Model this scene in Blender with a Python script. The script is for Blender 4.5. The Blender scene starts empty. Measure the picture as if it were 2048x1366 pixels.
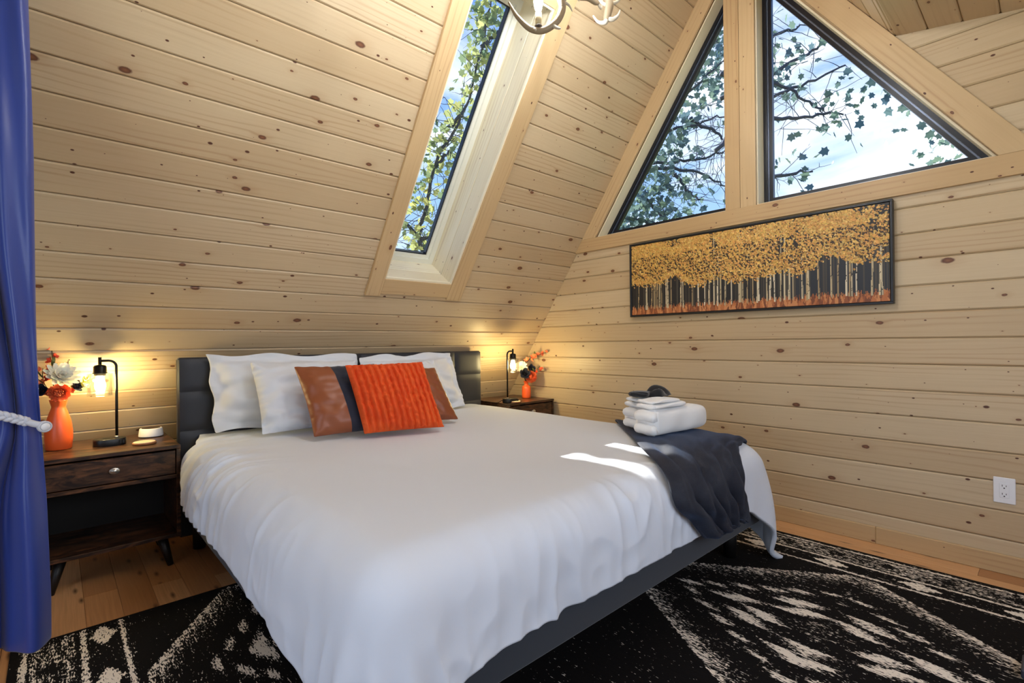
import bpy, math, random
import numpy as np
from mathutils import Vector, Matrix
from mathutils.bvhtree import BVHTree
random.seed(7); RNG = np.random.default_rng(7)
S = bpy.context.scene
COL = S.collection

# ------------------------------------------------------------------ camera
FPX = 995.5
YAW, PITCH, ROLL = math.radians(47.458), math.radians(0.142), math.radians(-0.571)
CAM = Vector((0, 0, 1.10))
_F0 = Vector((math.cos(YAW), math.sin(YAW), 0)); _R0 = Vector((math.sin(YAW), -math.cos(YAW), 0)); _U0 = Vector((0, 0, 1))
FWD = _F0*math.cos(PITCH) + _U0*math.sin(PITCH); _U1 = _U0*math.cos(PITCH) - _F0*math.sin(PITCH)
RGT = _R0*math.cos(ROLL) + _U1*math.sin(ROLL); UPV = _U1*math.cos(ROLL) - _R0*math.sin(ROLL)
cd = bpy.data.cameras.new('camera'); cam = bpy.data.objects.new('camera', cd); COL.objects.link(cam)
cd.sensor_width = 36; cd.lens = FPX/2048*36; cd.clip_start = 0.02; cd.clip_end = 300
M = Matrix((RGT, UPV, -FWD)).transposed().to_4x4(); M.translation = CAM
cam.matrix_world = M
S.camera = cam
S.view_settings.view_transform = 'Standard'; S.view_settings.look = 'None'
S.view_settings.gamma = 1; S.view_settings.use_curve_mapping = False
S.view_settings.exposure = 0.50

# ------------------------------------------------------------------ world sky: blue with drifting cloud
W = bpy.data.worlds.new('sky'); S.world = W; W.use_nodes = True
wn = W.node_tree.nodes; wl = W.node_tree.links; wn.clear()
SKY = 2.3
def wnode(t, **k):
    n = wn.new(t)
    for a, b in k.items(): setattr(n, a, b)
    return n
tc = wnode('ShaderNodeTexCoord'); sx = wnode('ShaderNodeSeparateXYZ'); wl.new(tc.outputs['Generated'], sx.inputs[0])
rmp = wnode('ShaderNodeValToRGB'); wl.new(sx.outputs['Z'], rmp.inputs[0])
rmp.color_ramp.elements[0].position = 0.0; rmp.color_ramp.elements[0].color = (.22, .31, .42, 1)
rmp.color_ramp.elements[1].position = 0.75; rmp.color_ramp.elements[1].color = (.040, .095, .29, 1)
e = rmp.color_ramp.elements.new(0.32); e.color = (.125, .215, .385, 1)
mp = wnode('ShaderNodeMapping'); mp.inputs['Scale'].default_value = (1.2, 1.2, 3.6); mp.inputs['Location'].default_value = (.55, .1, .38)
wl.new(tc.outputs['Generated'], mp.inputs[0])
nz = wnode('ShaderNodeTexNoise'); nz.inputs['Scale'].default_value = 2.1; nz.inputs['Detail'].default_value = 7; nz.inputs['Roughness'].default_value = .55; nz.inputs['Distortion'].default_value = .5
wl.new(mp.outputs[0], nz.inputs['Vector'])
cr = wnode('ShaderNodeValToRGB'); cr.color_ramp.elements[0].position = .48; cr.color_ramp.elements[1].position = .68
wl.new(nz.outputs['Fac'], cr.inputs[0])
mx = wnode('ShaderNodeMix', data_type='RGBA'); wl.new(cr.outputs[0], mx.inputs['Factor']); wl.new(rmp.outputs[0], mx.inputs['A']); mx.inputs['B'].default_value = (.46, .475, .50, 1)
bg = wnode('ShaderNodeBackground'); bg.inputs['Strength'].default_value = SKY; wl.new(mx.outputs['Result'], bg.inputs['Color'])
wo = wnode('ShaderNodeOutputWorld'); wl.new(bg.outputs[0], wo.inputs[0])

# ------------------------------------------------------------------ sun, and added fill lights at assumed openings behind the camera
SUND = Vector((0.05, 1.5, 1.0)).normalized()          # towards the sun
def add_light(name, typ, loc, **k):
    d = bpy.data.lights.new(name, typ); o = bpy.data.objects.new(name, d); COL.objects.link(o); o.location = loc
    for a, b in k.items(): setattr(d, a, b)
    return o
sun = add_light('sun', 'SUN', (3, 12, 9), energy=11.0, angle=math.radians(.3), color=(1, .95, .86))
sun.rotation_euler = SUND.to_track_quat('Z', 'Y').to_euler()
def area(name, loc, aim, sx_, sy_, power, color):
    o = add_light(name, 'AREA', loc, energy=power, shape='RECTANGLE', size=sx_, size_y=sy_, color=color)
    o.rotation_euler = (Vector(aim)-Vector(loc)).to_track_quat('-Z', 'Y').to_euler()
    return o
area('added_dormer_fill', (1.1, -1.24, 1.60), (1.1, 3, 1.05), 2.5, 1.1, 20, (.88, .94, 1.0))  # added fill light to brighten the room; its dormer window is assumed
area('added_stair_fill', (-1.52, .75, 1.25), (3, 1.4, 1.15), 1.6, 1.9, 10, (.84, .92, 1.0))  # second added fill, behind the camera; no stair opening is seen

# ------------------------------------------------------------------ node / material helpers
class N:
    def __init__(s, name):
        s.m = bpy.data.materials.new(name); s.m.use_nodes = True; s.t = s.m.node_tree; s.t.nodes.clear()
        s.o = s.t.nodes.new('ShaderNodeOutputMaterial')
    def n(s, t, ins=None, **k):
        x = s.t.nodes.new(t)
        for a, b in k.items(): setattr(x, a, b)
        for a, b in (ins or {}).items():
            if isinstance(b, bpy.types.NodeSocket): s.t.links.new(b, x.inputs[a])
            else: x.inputs[a].default_value = b
        return x
    def math(s, op, a, b=0.0, c=None, clamp=False):
        ins = {0: a, 1: b}
        if c is not None: ins[2] = c
        return s.n('ShaderNodeMath', ins, operation=op, use_clamp=clamp).outputs[0]
    def mix(s, f, a, b, mode='MIX'):
        return s.n('ShaderNodeMix', {'Factor': f, 'A': a, 'B': b}, data_type='RGBA', blend_type=mode).outputs['Result']
    def ramp(s, f, stops):
        x = s.n('ShaderNodeValToRGB', {0: f}); cr = x.color_ramp
        cr.elements[0].position, cr.elements[0].color = stops[0][0], c4(stops[0][1])
        cr.elements[1].position, cr.elements[1].color = stops[-1][0], c4(stops[-1][1])
        for p, c in stops[1:-1]:
            q = cr.elements.new(p); q.color = c4(c)
        return x.outputs[0]
    def noise(s, v, scale=5, detail=3, rough=.5, dist=0):
        return s.n('ShaderNodeTexNoise', {'Vector': v, 'Scale': scale, 'Detail': detail, 'Roughness': rough, 'Distortion': dist}).outputs['Fac']
    def mapv(s, v, scale=(1, 1, 1), loc=(0, 0, 0)):
        return s.n('ShaderNodeMapping', {'Vector': v, 'Scale': scale, 'Location': loc}).outputs[0]
    def bsdf(s, col, rough=.5, bump=None, bstr=.2, bdist=.01, **k):
        ins = {'Base Color': col, 'Roughness': rough}
        for a, b in k.items(): ins[a.replace('_', ' ')] = b
        p = s.n('ShaderNodeBsdfPrincipled', ins)
        if bump is not None:
            b = s.n('ShaderNodeBump', {'Height': bump, 'Strength': bstr, 'Distance': bdist}); s.t.links.new(b.outputs[0], p.inputs['Normal'])
        s.t.links.new(p.outputs[0], s.o.inputs[0]); return s.m
def c4(c): return (c, c, c, 1) if not isinstance(c, (tuple, list)) else tuple(c[:3])+(1,)
def srgb(r, g, b):
    f = lambda c: ((c/255+.055)/1.055)**2.4 if c > 10 else c/255/12.92
    return (f(r), f(g), f(b), 1)
def plain(name, col, rough=.5, **k):
    n = N(name); return n.bsdf(c4(col), rough, **k)

def pine(name, tone=(1, 1, 1), knots=1.0, rough=.42):
    n = N(name)
    uv = n.n('ShaderNodeUVMap').outputs[0]
    kv = n.mapv(uv, (3.6, 6.6, 1))
    vo = n.n('ShaderNodeTexVoronoi', {'Vector': kv, 'Scale': 1.0, 'Randomness': 1.0}, voronoi_dimensions='2D')
    d = vo.outputs['Distance']; sep = n.n('ShaderNodeSeparateColor', {0: vo.outputs['Color']})
    # ellipse is squashed: kv scale 3.1 x 13.5 ; soften with fine noise
    wob = n.noise(n.mapv(uv, (60, 60, 1)), 1, 2)
    dd = n.math('ADD', d, n.math('MULTIPLY', n.math('SUBTRACT', wob, .5), .03))
    big = n.math('POWER', sep.outputs[0], 2.2)
    rad = n.math('MULTIPLY_ADD', big, .095*knots, .012)
    has = n.math('GREATER_THAN', sep.outputs[1], .24)
    # second, denser set of little knots, rounder
    vo2 = n.n('ShaderNodeTexVoronoi', {'Vector': n.mapv(uv, (6.5, 11, 1), (3.3, 1.7, 0)), 'Scale': 1.0, 'Randomness': 1.0}, voronoi_dimensions='2D')
    sep2 = n.n('ShaderNodeSeparateColor', {0: vo2.outputs['Color']})
    r2 = n.math('MULTIPLY_ADD', n.math('POWER', sep2.outputs[0], 3.0), .075*knots, .014)
    has2 = n.math('GREATER_THAN', sep2.outputs[1], .50)
    k1 = n.math('MULTIPLY', n.math('SMOOTH_MIN', n.math('DIVIDE', n.math('SUBTRACT', rad, dd), n.math('MULTIPLY', rad, .30), clamp=True), 1.0, .1), has, clamp=True)
    k2 = n.math('MULTIPLY', n.math('DIVIDE', n.math('SUBTRACT', r2, vo2.outputs['Distance']), n.math('MULTIPLY', r2, .35), clamp=True), has2, clamp=True)
    halo = n.math('MULTIPLY', n.math('DIVIDE', n.math('SUBTRACT', n.math('MULTIPLY', rad, 3.2), dd), n.math('MULTIPLY', rad, 3.2), clamp=True), has)
    # grain bends round the knots
    bend = n.math('MULTIPLY', halo, .10)
    low = n.noise(n.mapv(uv, (1.1, 9, 1)), 1, 3, .55)
    su = n.n('ShaderNodeSeparateXYZ', {0: uv})
    vv = n.math('ADD', n.math('ADD', su.outputs[1], n.math('MULTIPLY', bend, .12)), n.math('MULTIPLY', low, .055))
    cv = n.n('ShaderNodeCombineXYZ', {0: n.math('MULTIPLY', su.outputs[0], 2.2), 1: n.math('MULTIPLY', vv, 120.0)}).outputs[0]
    grain = n.noise(cv, 1.0, 3, .6)
    cath = n.n('ShaderNodeTexWave', {'Vector': n.n('ShaderNodeCombineXYZ', {0: n.math('MULTIPLY', su.outputs[0], .8), 1: n.math('MULTIPLY', vv, 11.0)}).outputs[0], 'Scale': 1.0, 'Distortion': 7.0, 'Detail': 2.0, 'Detail Scale': .5}, wave_type='BANDS', bands_direction='Y').outputs['Fac']
    late = n.math('POWER', cath, 5.0)
    rnd = n.n('ShaderNodeObjectInfo').outputs['Random']
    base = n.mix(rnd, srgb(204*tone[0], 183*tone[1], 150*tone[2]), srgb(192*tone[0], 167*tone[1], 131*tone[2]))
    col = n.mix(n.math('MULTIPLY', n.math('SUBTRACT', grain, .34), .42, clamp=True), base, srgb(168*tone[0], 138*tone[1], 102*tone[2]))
    vis = n.ramp(n.noise(n.mapv(uv, (.9, 5, 1), (7, 3, 0)), 1, 2), [(.45, 0), (.62, 1)])
    col = n.mix(n.math('MULTIPLY', n.math('MULTIPLY', late, vis), .36), col, srgb(150*tone[0], 110*tone[1], 72*tone[2]))
    col = n.mix(n.math('MULTIPLY', halo, .30), col, srgb(158, 112, 70))
    ring = n.ramp(n.math('DIVIDE', dd, rad), [(0.0, srgb(134, 88, 58)), (.55, srgb(104, 64, 44)), (1.0, srgb(78, 46, 34))])
    col = n.mix(k1, col, ring)
    col = n.mix(k2, col, srgb(84, 48, 32))
    h = n.math('MULTIPLY_ADD', grain, .4, n.math('MULTIPLY', k1, -.4))
    return n.bsdf(col, rough, bump=h, bstr=.10, bdist=.003, Specular_IOR_Level=.4)
PINE = pine('knotty_pine'); PINE_TRIM = pine('clear_pine_trim', (1.0, .96, .89), .7)
PINE_PALE_LIT = pine('pale_lit_pine_shaft', (1.17, 1.26, 1.36), .45, .35)  # pale wood, its colour lightened further to carry the daylight in the shaft

def oak():
    n = N('oak_floor'); uv = n.n('ShaderNodeUVMap').outputs[0]
    su = n.n('ShaderNodeSeparateXYZ', {0: uv}); low = n.noise(n.mapv(uv, (1.3, 9, 1)), 1, 3)
    vv = n.math('MULTIPLY_ADD', low, .04, su.outputs[1])
    g = n.noise(n.n('ShaderNodeCombineXYZ', {0: n.math('MULTIPLY', su.outputs[0], 3), 1: n.math('MULTIPLY', vv, 150)}).outputs[0], 1, 3, .6)
    rnd = n.n('ShaderNodeObjectInfo').outputs['Random']
    base = n.ramp(rnd, [(0, srgb(222, 172, 122)), (.5, srgb(204, 150, 100)), (1, srgb(166, 116, 74))])
    col = n.mix(n.math('MULTIPLY', n.math('SUBTRACT', g, .35), 1.0, clamp=True), base, srgb(146, 98, 60))
    kn = n.n('ShaderNodeTexVoronoi', {'Vector': n.mapv(uv, (2.5, 9, 1)), 'Scale': 1.0}, voronoi_dimensions='2D').outputs['Distance']
    col = n.mix(n.math('SUBTRACT', 1, n.math('MULTIPLY', kn, 9), clamp=True), col, srgb(70, 42, 26))
    return n.bsdf(col, .33, bump=g, bstr=.08, bdist=.002)
OAK = oak()

def rustic():
    n = N('rustic_dark_wood'); uv = n.n('ShaderNodeTexCoord').outputs['Object']
    a = n.noise(n.mapv(uv, (5, 40, 60)), 1, 5, .65, .6); b = n.noise(n.mapv(uv, (7, 14, 26)), 1, 4, .6, 1.5)
    col = n.ramp(a, [(.25, srgb(36, 24, 17)), (.48, srgb(80, 52, 34)), (.66, srgb(120, 78, 50)), (.82, srgb(160, 106, 66))])
    col = n.mix(n.ramp(b, [(.42, 0), (.62, 1)]), col, srgb(34, 22, 17))
    return n.bsdf(col, .32, bump=a, bstr=.06, bdist=.002)
RUSTIC = rustic()
BLACKWOOD = plain('black_stained_leg', srgb(20, 18, 17), .45)
DARKIN = plain('black_back_panel', srgb(22, 17, 14), .7)

def cloth(name, col, scale=900, rough=.85, bstr=.15, wr=0.0, sheen=.2, wscale=14):
    n = N(name); tc_ = n.n('ShaderNodeTexCoord').outputs['Object']
    w = n.noise(tc_, scale, 1)
    if wr > 0:
        q = n.noise(n.mapv(tc_, (1, 1, 1)), wscale, 4, .55, .8)
        w = n.math('MULTIPLY_ADD', q, wr, n.math('MULTIPLY', w, .15))
    return n.bsdf(c4(col), rough, bump=w, bstr=bstr, bdist=.004, Sheen_Weight=sheen, Sheen_Roughness=.5)
DUVET_M = cloth('white_cotton', srgb(219, 226, 238), 700, .8, .10, .6, .1, 40)
PILLOW_M = cloth('white_pillow_cotton', srgb(222, 226, 233), 800, .8, .22, .8, .1, 16)
TERRY = cloth('white_terry', srgb(240, 240, 240), 420, .95, .5, .15, .4)
BLACKTERRY = cloth('black_terry', srgb(20, 20, 24), 420, .95, .5, .15, .3)
NAVY_PANEL = cloth('dark_navy_upholstery', srgb(27, 30, 41), 600, .5, .10, .1, .1)
RAILFAB = cloth('charcoal_rail_fabric', srgb(40, 47, 58), 500, .8, .2, .1, .3)
LEATHER = cloth('brown_faux_leather', srgb(140, 76, 44), 260, .38, .12, .6, .0, 10)
NAVYSTRIPE = cloth('navy_linen', srgb(22, 27, 46), 700, .8, .2, .1, .2)
def plush(name, col, hi):
    n = N(name); t_ = n.n('ShaderNodeTexCoord').outputs['Object']
    a = n.noise(t_, 380, 2); b = n.noise(n.mapv(t_, (1, 1, 1)), 7, 3, .6, .6)
    return n.bsdf(n.mix(n.ramp(b, [(.40, 0), (.66, 1)]), c4(col), c4(hi)), .75, bump=n.math('MULTIPLY_ADD', b, .6, a), bstr=.5, bdist=.004, Sheen_Weight=.30, Sheen_Roughness=.35, Sheen_Tint=srgb(120, 150, 200))
THROW_M = plush('navy_plush', srgb(15, 21, 38), srgb(38, 42, 54))
ORANGE_M = plush('orange_plush', srgb(222, 74, 14), srgb(232, 92, 24))
for nd in ORANGE_M.node_tree.nodes:
    if nd.type == 'BSDF_PRINCIPLED': nd.inputs['Sheen Tint'].default_value = srgb(255, 140, 60); nd.inputs['Sheen Weight'].default_value = .5
CURTAIN_M = cloth('navy_satin_curtain', srgb(40, 62, 142), 900, .36, .06, .35, .25, 6)
ROPE_M = cloth('grey_rope', srgb(205, 208, 218), 500, .8, .3)
BLACKMETAL = plain('black_metal', srgb(24, 22, 21), .35, Metallic=.6)
BLACKPLASTIC = plain('black_plastic', srgb(18, 18, 19), .4)
STEEL = plain('brushed_nickel', srgb(200, 195, 186), .28, Metallic=.9)
WHITEPL = plain('white_plastic', srgb(236, 236, 238), .35)
SLOTBLACK = plain('socket_slot_black', srgb(15, 15, 15), .6)
WINBLACK = plain('black_window_frame', srgb(16, 18, 28), .3)
GASKET = plain('grey_glazing_strip', srgb(120, 130, 150), .25, Metallic=.6)
SASHWHITE = plain('off_white_sash', srgb(228, 228, 216), .4)
VASEO = plain('orange_glaze', srgb(226, 92, 40), .35)
def glass():
    n = N('clear_glass'); f = n.n('ShaderNodeFresnel', {'IOR': 1.45}).outputs[0]
    t = n.n('ShaderNodeBsdfTransparent', {'Color': (.97, .985, .99, 1)}); g = n.n('ShaderNodeBsdfGlossy', {'Roughness': .0})
    m = n.n('ShaderNodeMixShader', {0: n.math('MULTIPLY', f, .4), 1: t.outputs[0], 2: g.outputs[0]})
    n.t.links.new(m.outputs[0], n.o.inputs[0]); return n.m
GLASS = glass()
def glow(name, col, strength):
    n = N(name); x = n.n('ShaderNodeEmission', {'Color': c4(col), 'Strength': strength}); n.t.links.new(x.outputs[0], n.o.inputs[0]); return n.m
BULB = glow('lit_warm_bulb', (1, .76, .33), 230)
CANDLE_BULB = glow('lit_candle_bulb', (.92, .96, 1.0), 480)

# ------------------------------------------------------------------ mesh helpers
def obj(name, V, Fc, mat, parent=None, smooth=False, uv=None, mats=None, fm=None):
    me = bpy.data.meshes.new(name); me.from_pydata([tuple(v) for v in V], [], [tuple(f) for f in Fc])
    if mats:
        for m in mats: me.materials.append(m)
        me.polygons.foreach_set('material_index', fm)
    elif mat: me.materials.append(mat)
    if smooth: me.polygons.foreach_set('use_smooth', [True]*len(me.polygons))
    if uv is not None:
        l = me.uv_layers.new(name='UVMap')
        idx = np.empty(len(me.loops), int); me.loops.foreach_get('vertex_index', idx)
        l.data.foreach_set('uv', np.asarray(uv, float)[idx].ravel())
    me.update()
    o = bpy.data.objects.new(name, me); COL.objects.link(o)
    if parent: o.parent = parent
    return o
def empty(name, loc=(0, 0, 0), rz=0):
    o = bpy.data.objects.new(name, None); COL.objects.link(o); o.location = loc; o.rotation_euler = (0, 0, rz); o.empty_display_size = .1
    return o
def tag(o, label=None, cat=None, group=None, kind=None):
    if label: o['label'] = label
    if cat: o['category'] = cat
    if group: o['group'] = group
    if kind: o['kind'] = kind
    return o
class MB:
    def __init__(s): s.v = []; s.f = []
    def add(s, v, f):
        k = len(s.v); s.v += [tuple(x) for x in v]; s.f += [tuple(i+k for i in q) for q in f]; return s
    def box(s, x0, x1, y0, y1, z0, z1, c=0.0):
        if c <= 0:
            v = [(x, y, z) for x in (x0, x1) for y in (y0, y1) for z in (z0, z1)]
            return s.add(v, [(0, 1, 3, 2), (4, 6, 7, 5), (0, 4, 5, 1), (2, 3, 7, 6), (0, 2, 6, 4), (1, 5, 7, 3)])
        # chamfered box
        v = []; 
        for x, ax in ((x0, c), (x1, -c)):
            for y, ay in ((y0, c), (y1, -c)):
                for z, az in ((z0, c), (z1, -c)):
                    v += [(x, y+ay, z+az), (x+ax, y, z+az), (x+ax, y+ay, z)]
        I = lambda i, j, k, a: (i*4+j*2+k)*3+a
        f = []
        for a, (p, q) in enumerate(((1, 2), (0, 2), (0, 1))):
            for sd in (0, 1):
                ids = []
                for (m, n_) in ((0, 0), (0, 1), (1, 1), (1, 0)):
                    t = [0, 0, 0]; t[a] = sd; t[p] = m; t[q] = n_; ids.append(I(t[0], t[1], t[2], a))
                flip = (sd == 0) ^ (a == 1); f.append(tuple(reversed(ids)) if flip else tuple(ids))
        for a in range(3):
            p, q = [x for x in range(3) if x != a]
            for m in (0, 1):
                for n_ in (0, 1):
                    t0 = [0, 0, 0]; t0[p] = m; t0[q] = n_; t1 = list(t0); t1[a] = 1
                    f.append((I(*t0, p), I(*t1, p), I(*t1, q), I(*t0, q)))
        for i in (0, 1):
            for j in (0, 1):
                for k in (0, 1): f.append((I(i, j, k, 0), I(i, j, k, 1), I(i, j, k, 2)))
        return s.add(v, f)
    def lathe(s, prof, cx=0, cy=0, seg=32, cap=True):
        v = [(cx+r*math.cos(2*math.pi*i/seg), cy+r*math.sin(2*math.pi*i/seg), z) for r, z in prof for i in range(seg)]
        f = [(j*seg+i, j*seg+(i+1) % seg, (j+1)*seg+(i+1) % seg, (j+1)*seg+i) for j in range(len(prof)-1) for i in range(seg)]
        if cap: f += [tuple(reversed(range(seg))), tuple(range((len(prof)-1)*seg, len(prof)*seg))]
        return s.add(v, f)
    def tube(s, pts, rad, seg=10, cap=True):
        P = [Vector(p) for p in pts]; n = len(P); R = rad if isinstance(rad, (list, tuple)) else [rad]*n
        T = [(P[min(i+1, n-1)]-P[max(i-1, 0)]).normalized() for i in range(n)]
        a = T[0].orthogonal().normalized(); v = []
        for i in range(n):
            a = (a-T[i]*a.dot(T[i])).normalized(); b = T[i].cross(a)
            v += [P[i]+(a*math.cos(2*math.pi*j/seg)+b*math.sin(2*math.pi*j/seg))*R[i] for j in range(seg)]
        f = [(i*seg+j, i*seg+(j+1) % seg, (i+1)*seg+(j+1) % seg, (i+1)*seg+j) for i in range(n-1) for j in range(seg)]
        if cap: f += [tuple(reversed(range(seg))), tuple(range((n-1)*seg, n*seg))]
        return s.add(v, f)
    def build(s, name, mat, parent=None, smooth=False, bevel=0):
        o = obj(name, s.v, s.f, mat, parent, smooth)
        me = o.data
        import bmesh
        bm = bmesh.new(); bm.from_mesh(me); bmesh.ops.recalc_face_normals(bm, faces=bm.faces)
        if bevel: bmesh.ops.bevel(bm, geom=list(bm.edges), offset=bevel, segments=2, affect='EDGES', profile=.6)
        bm.to_mesh(me); bm.free(); me.update()
        if smooth: me.polygons.foreach_set('use_smooth', [True]*len(me.polygons))
        return o
def smooth_path(pts, n=8):
    P = [Vector(p) for p in pts]; out = []
    for i in range(len(P)-1):
        p0, p1, p2, p3 = P[max(i-1, 0)], P[i], P[i+1], P[min(i+2, len(P)-1)]
        for k in range(n):
            t = k/n; out.append(.5*((2*p1)+(p2-p0)*t+(2*p0-5*p1+4*p2-p3)*t*t+(-p0+3*p1-3*p2+p3)*t**3))
    out.append(P[-1]); return out
def clip(poly, nx, ny, c):      # keep nx*a+ny*b <= c
    out = []
    for i in range(len(poly)):
        p, q = poly[i], poly[(i+1) % len(poly)]; dp = nx*p[0]+ny*p[1]-c; dq = nx*q[0]+ny*q[1]-c
        if dp <= 0: out.append(p)
        if (dp < 0 < dq) or (dq < 0 < dp):
            t = dp/(dp-dq); out.append((p[0]+(q[0]-p[0])*t, p[1]+(q[1]-p[1])*t))
    return out
def area2(p): return abs(sum(p[i][0]*p[(i+1) % len(p)][1]-p[(i+1) % len(p)][0]*p[i][1] for i in range(len(p))))/2
def board(parent, a0, a1, b0, b1, O, ua, ub, un, cuts=(), mat=None, name='board', t=.016, ch=.0065, gap=.0010, uvrot=False):
    """tongue-and-groove board: rectangle a0..a1 x b0..b1 in the plane (O,ua,ub), front along un, V-grooved long edges"""
    def shape(i):
        p = [(a0, b0+i), (a1, b0+i), (a1, b1-i), (a0, b1-i)]
        for c in cuts:
            p = clip(p, *c)
            if len(p) < 3: return None
        return p
    A = shape(gap+ch); B = shape(gap)
    if not A or not B or area2(A) < 4e-4: return None
    if len(A) != len(B): B = A
    O, ua, ub, un = map(Vector, (O, ua, ub, un)); n = len(A)
    P = lambda p, d: O+ua*p[0]+ub*p[1]+un*d
    V = [P(p, 0) for p in A]+[P(p, -ch) for p in B]+[P(p, -t) for p in B]
    Fc = [tuple(range(n))]+[(i, n+i, n+(i+1) % n, (i+1) % n) for i in range(n)]+[(n+i, 2*n+i, 2*n+(i+1) % n, n+(i+1) % n) for i in range(n)]
    if ua.cross(ub).dot(un) < 0: Fc = [tuple(reversed(f)) for f in Fc]
    ro, rb = random.uniform(0, 40), random.uniform(0, 40)
    uv = [(p[0]+ro, p[1]-b0+rb) for p in A]+[(p[0]+ro, p[1]-b0+rb) for p in B]*2
    return obj(name, V, Fc, mat or PINE, parent, uv=uv)

# ------------------------------------------------------------------ room shell
TH = math.atan(1.43); CT, ST = math.cos(TH), math.sin(TH)
XG = 3.26; X0 = -1.6; Y0 = -1.3; YE = 4.02
RY, RZ = 1.352, 3.818                     # ridge
DY, DZ = .553, 2.690                      # where the dormer ceiling starts
DS = .19                                  # dormer ceiling fall per metre
SLEN = (YE-RY)/CT
US = Vector((0, -CT, ST)); NS = Vector((0, -ST, -CT)); OS = Vector((0, YE, 0))
UR = Vector((0, -CT, -ST)); NR = Vector((0, ST, -CT)); OR = Vector((0, RY, RZ))
def quad(name, pts, mat, parent=None): return obj(name, pts, [tuple(range(len(pts)))], mat, parent)
BACK = plain('wall_backing', srgb(150, 118, 80), .8)

floor = MB().box(X0, XG+.1, Y0, YE+.1, -.06, -.012).build('floor', OAK); tag(floor, 'honey oak plank floor', kind='structure')
pw = .125; k = 0; x = X0
edges = [-1.56+.1175*i for i in range(45)]
for i in range(len(edges)-1):
    xa, xb = edges[i], edges[i+1]
    if xa > XG: break
    cutsY = sorted([Y0, YE-.1]+[Y0+.55+1.45*j+(i*.61 % 1.3) for j in range(4)])
    cutsY = [c for c in cutsY if c <= YE-.1]
    for ya, yb in zip(cutsY[:-1], cutsY[1:]):
        if yb-ya < .05: continue
        board(floor, ya+.0006, yb-.0006, xa, min(xb, XG), (0, 0, 0), (0, 1, 0), (1, 0, 0), (0, 0, 1), mat=OAK, name='plank', t=.012, ch=.0012, gap=.0004)

# slanted wall behind the bed
SKX0, SKX1, SKS0, SKS1 = 1.58, 2.11, 1.868, 3.665
P3 = lambda x, s, d=0: OS+Vector((x, 0, 0))+US*s-NS*d           # d = depth behind the face
def frame_quads(x0, x1, s0, s1, hx0, hx1, hs0, hs1, d):
    V = [P3(*p, d) for p in ((x0, s0), (x1, s0), (x1, s1), (x0, s1), (hx0, hs0), (hx1, hs0), (hx1, hs1), (hx0, hs1))]
    return V, [(0, 1, 5, 4), (1, 2, 6, 5), (2, 3, 7, 6), (3, 0, 4, 7)]
V1, F1 = frame_quads(X0, XG+.25, -.2, SLEN, SKX0, SKX1, SKS0, SKS1, .0165); V2, F2 = frame_quads(X0, XG+.25, -.2, SLEN, SKX0, SKX1, SKS0, SKS1, .31)
wl_ = MB().add(V1, F1).add(V2, F2).add(V1+V2, [(i, (i+1) % 4, 8+(i+1) % 4, 8+i) for i in range(4)])
wallL = obj('wall_left', wl_.v, wl_.f, BACK); tag(wallL, 'slanted knotty pine wall behind the headboard', kind='structure')
sb = [1.585+.1341*i for i in range(-11, 24)]
for a, b in zip(sb[:-1], sb[1:]):
    b = min(b, SLEN)
    if b-a < .02: continue
    kw = dict(O=OS, ua=(1, 0, 0), ub=US, un=NS)
    if b <= SKS0 or a >= SKS1: board(wallL, X0, XG, a, b, **kw)
    else:
        board(wallL, X0, SKX0-.02, a, b, **kw); board(wallL, SKX1+.02, XG, a, b, **kw)
        if a < SKS0: board(wallL, SKX0-.02, SKX1+.02, a, SKS0-.01, **kw)
        if b > SKS1: board(wallL, SKX0-.02, SKX1+.02, SKS1+.01, b, **kw)

# right-hand roof slope and dormer ceiling
DEND = DZ-DS*(DY-Y0)
RS = (DZ-RZ)/(DY-RY); URr = Vector((0, DY-RY, DZ-RZ)).normalized(); RLEN = math.hypot(DY-RY, DZ-RZ); NRr = Vector((0, -URr.z, URr.y)).normalized()
if NRr.z > 0: NRr = -NRr
UD = Vector((0, -1, -DS)).normalized(); ND = Vector((0, DS, -1)).normalized(); DLEN = (Vector((0, Y0, DEND))-Vector((0, DY, DZ))).length
c1 = [OR-NRr*.02, Vector((0, DY, DZ))-NRr*.02, Vector((0, DY, DZ+.02)), Vector((0, Y0, DEND+.02))]
Vc = []
for p in c1: Vc += [p+Vector((X0, 0, 0)), p+Vector((XG+.25, 0, 0))]
Vc2 = [v+Vector((0, 0, .2)) for v in Vc]
ceil = obj('ceiling', Vc+Vc2, [(0, 1, 3, 2), (4, 5, 7, 6), (8, 9, 11, 10), (12, 13, 15, 14), (2, 3, 5, 4)], BACK); tag(ceil, 'pine boarded ceiling above the gable window', kind='structure')
for i in range(11):
    a, b = i*.1341, min((i+1)*.1341, RLEN)
    if b-a > .02: board(ceil, X0, XG, a, b, OR, (1, 0, 0), URr, NRr)
for i in range(16):
    a, b = i*.1341-.0, min((i+1)*.1341, DLEN)
    if b-a > .02: board(ceil, X0, XG, a, b, Vector((0, DY, DZ)), (1, 0, 0), UD, ND)

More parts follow.
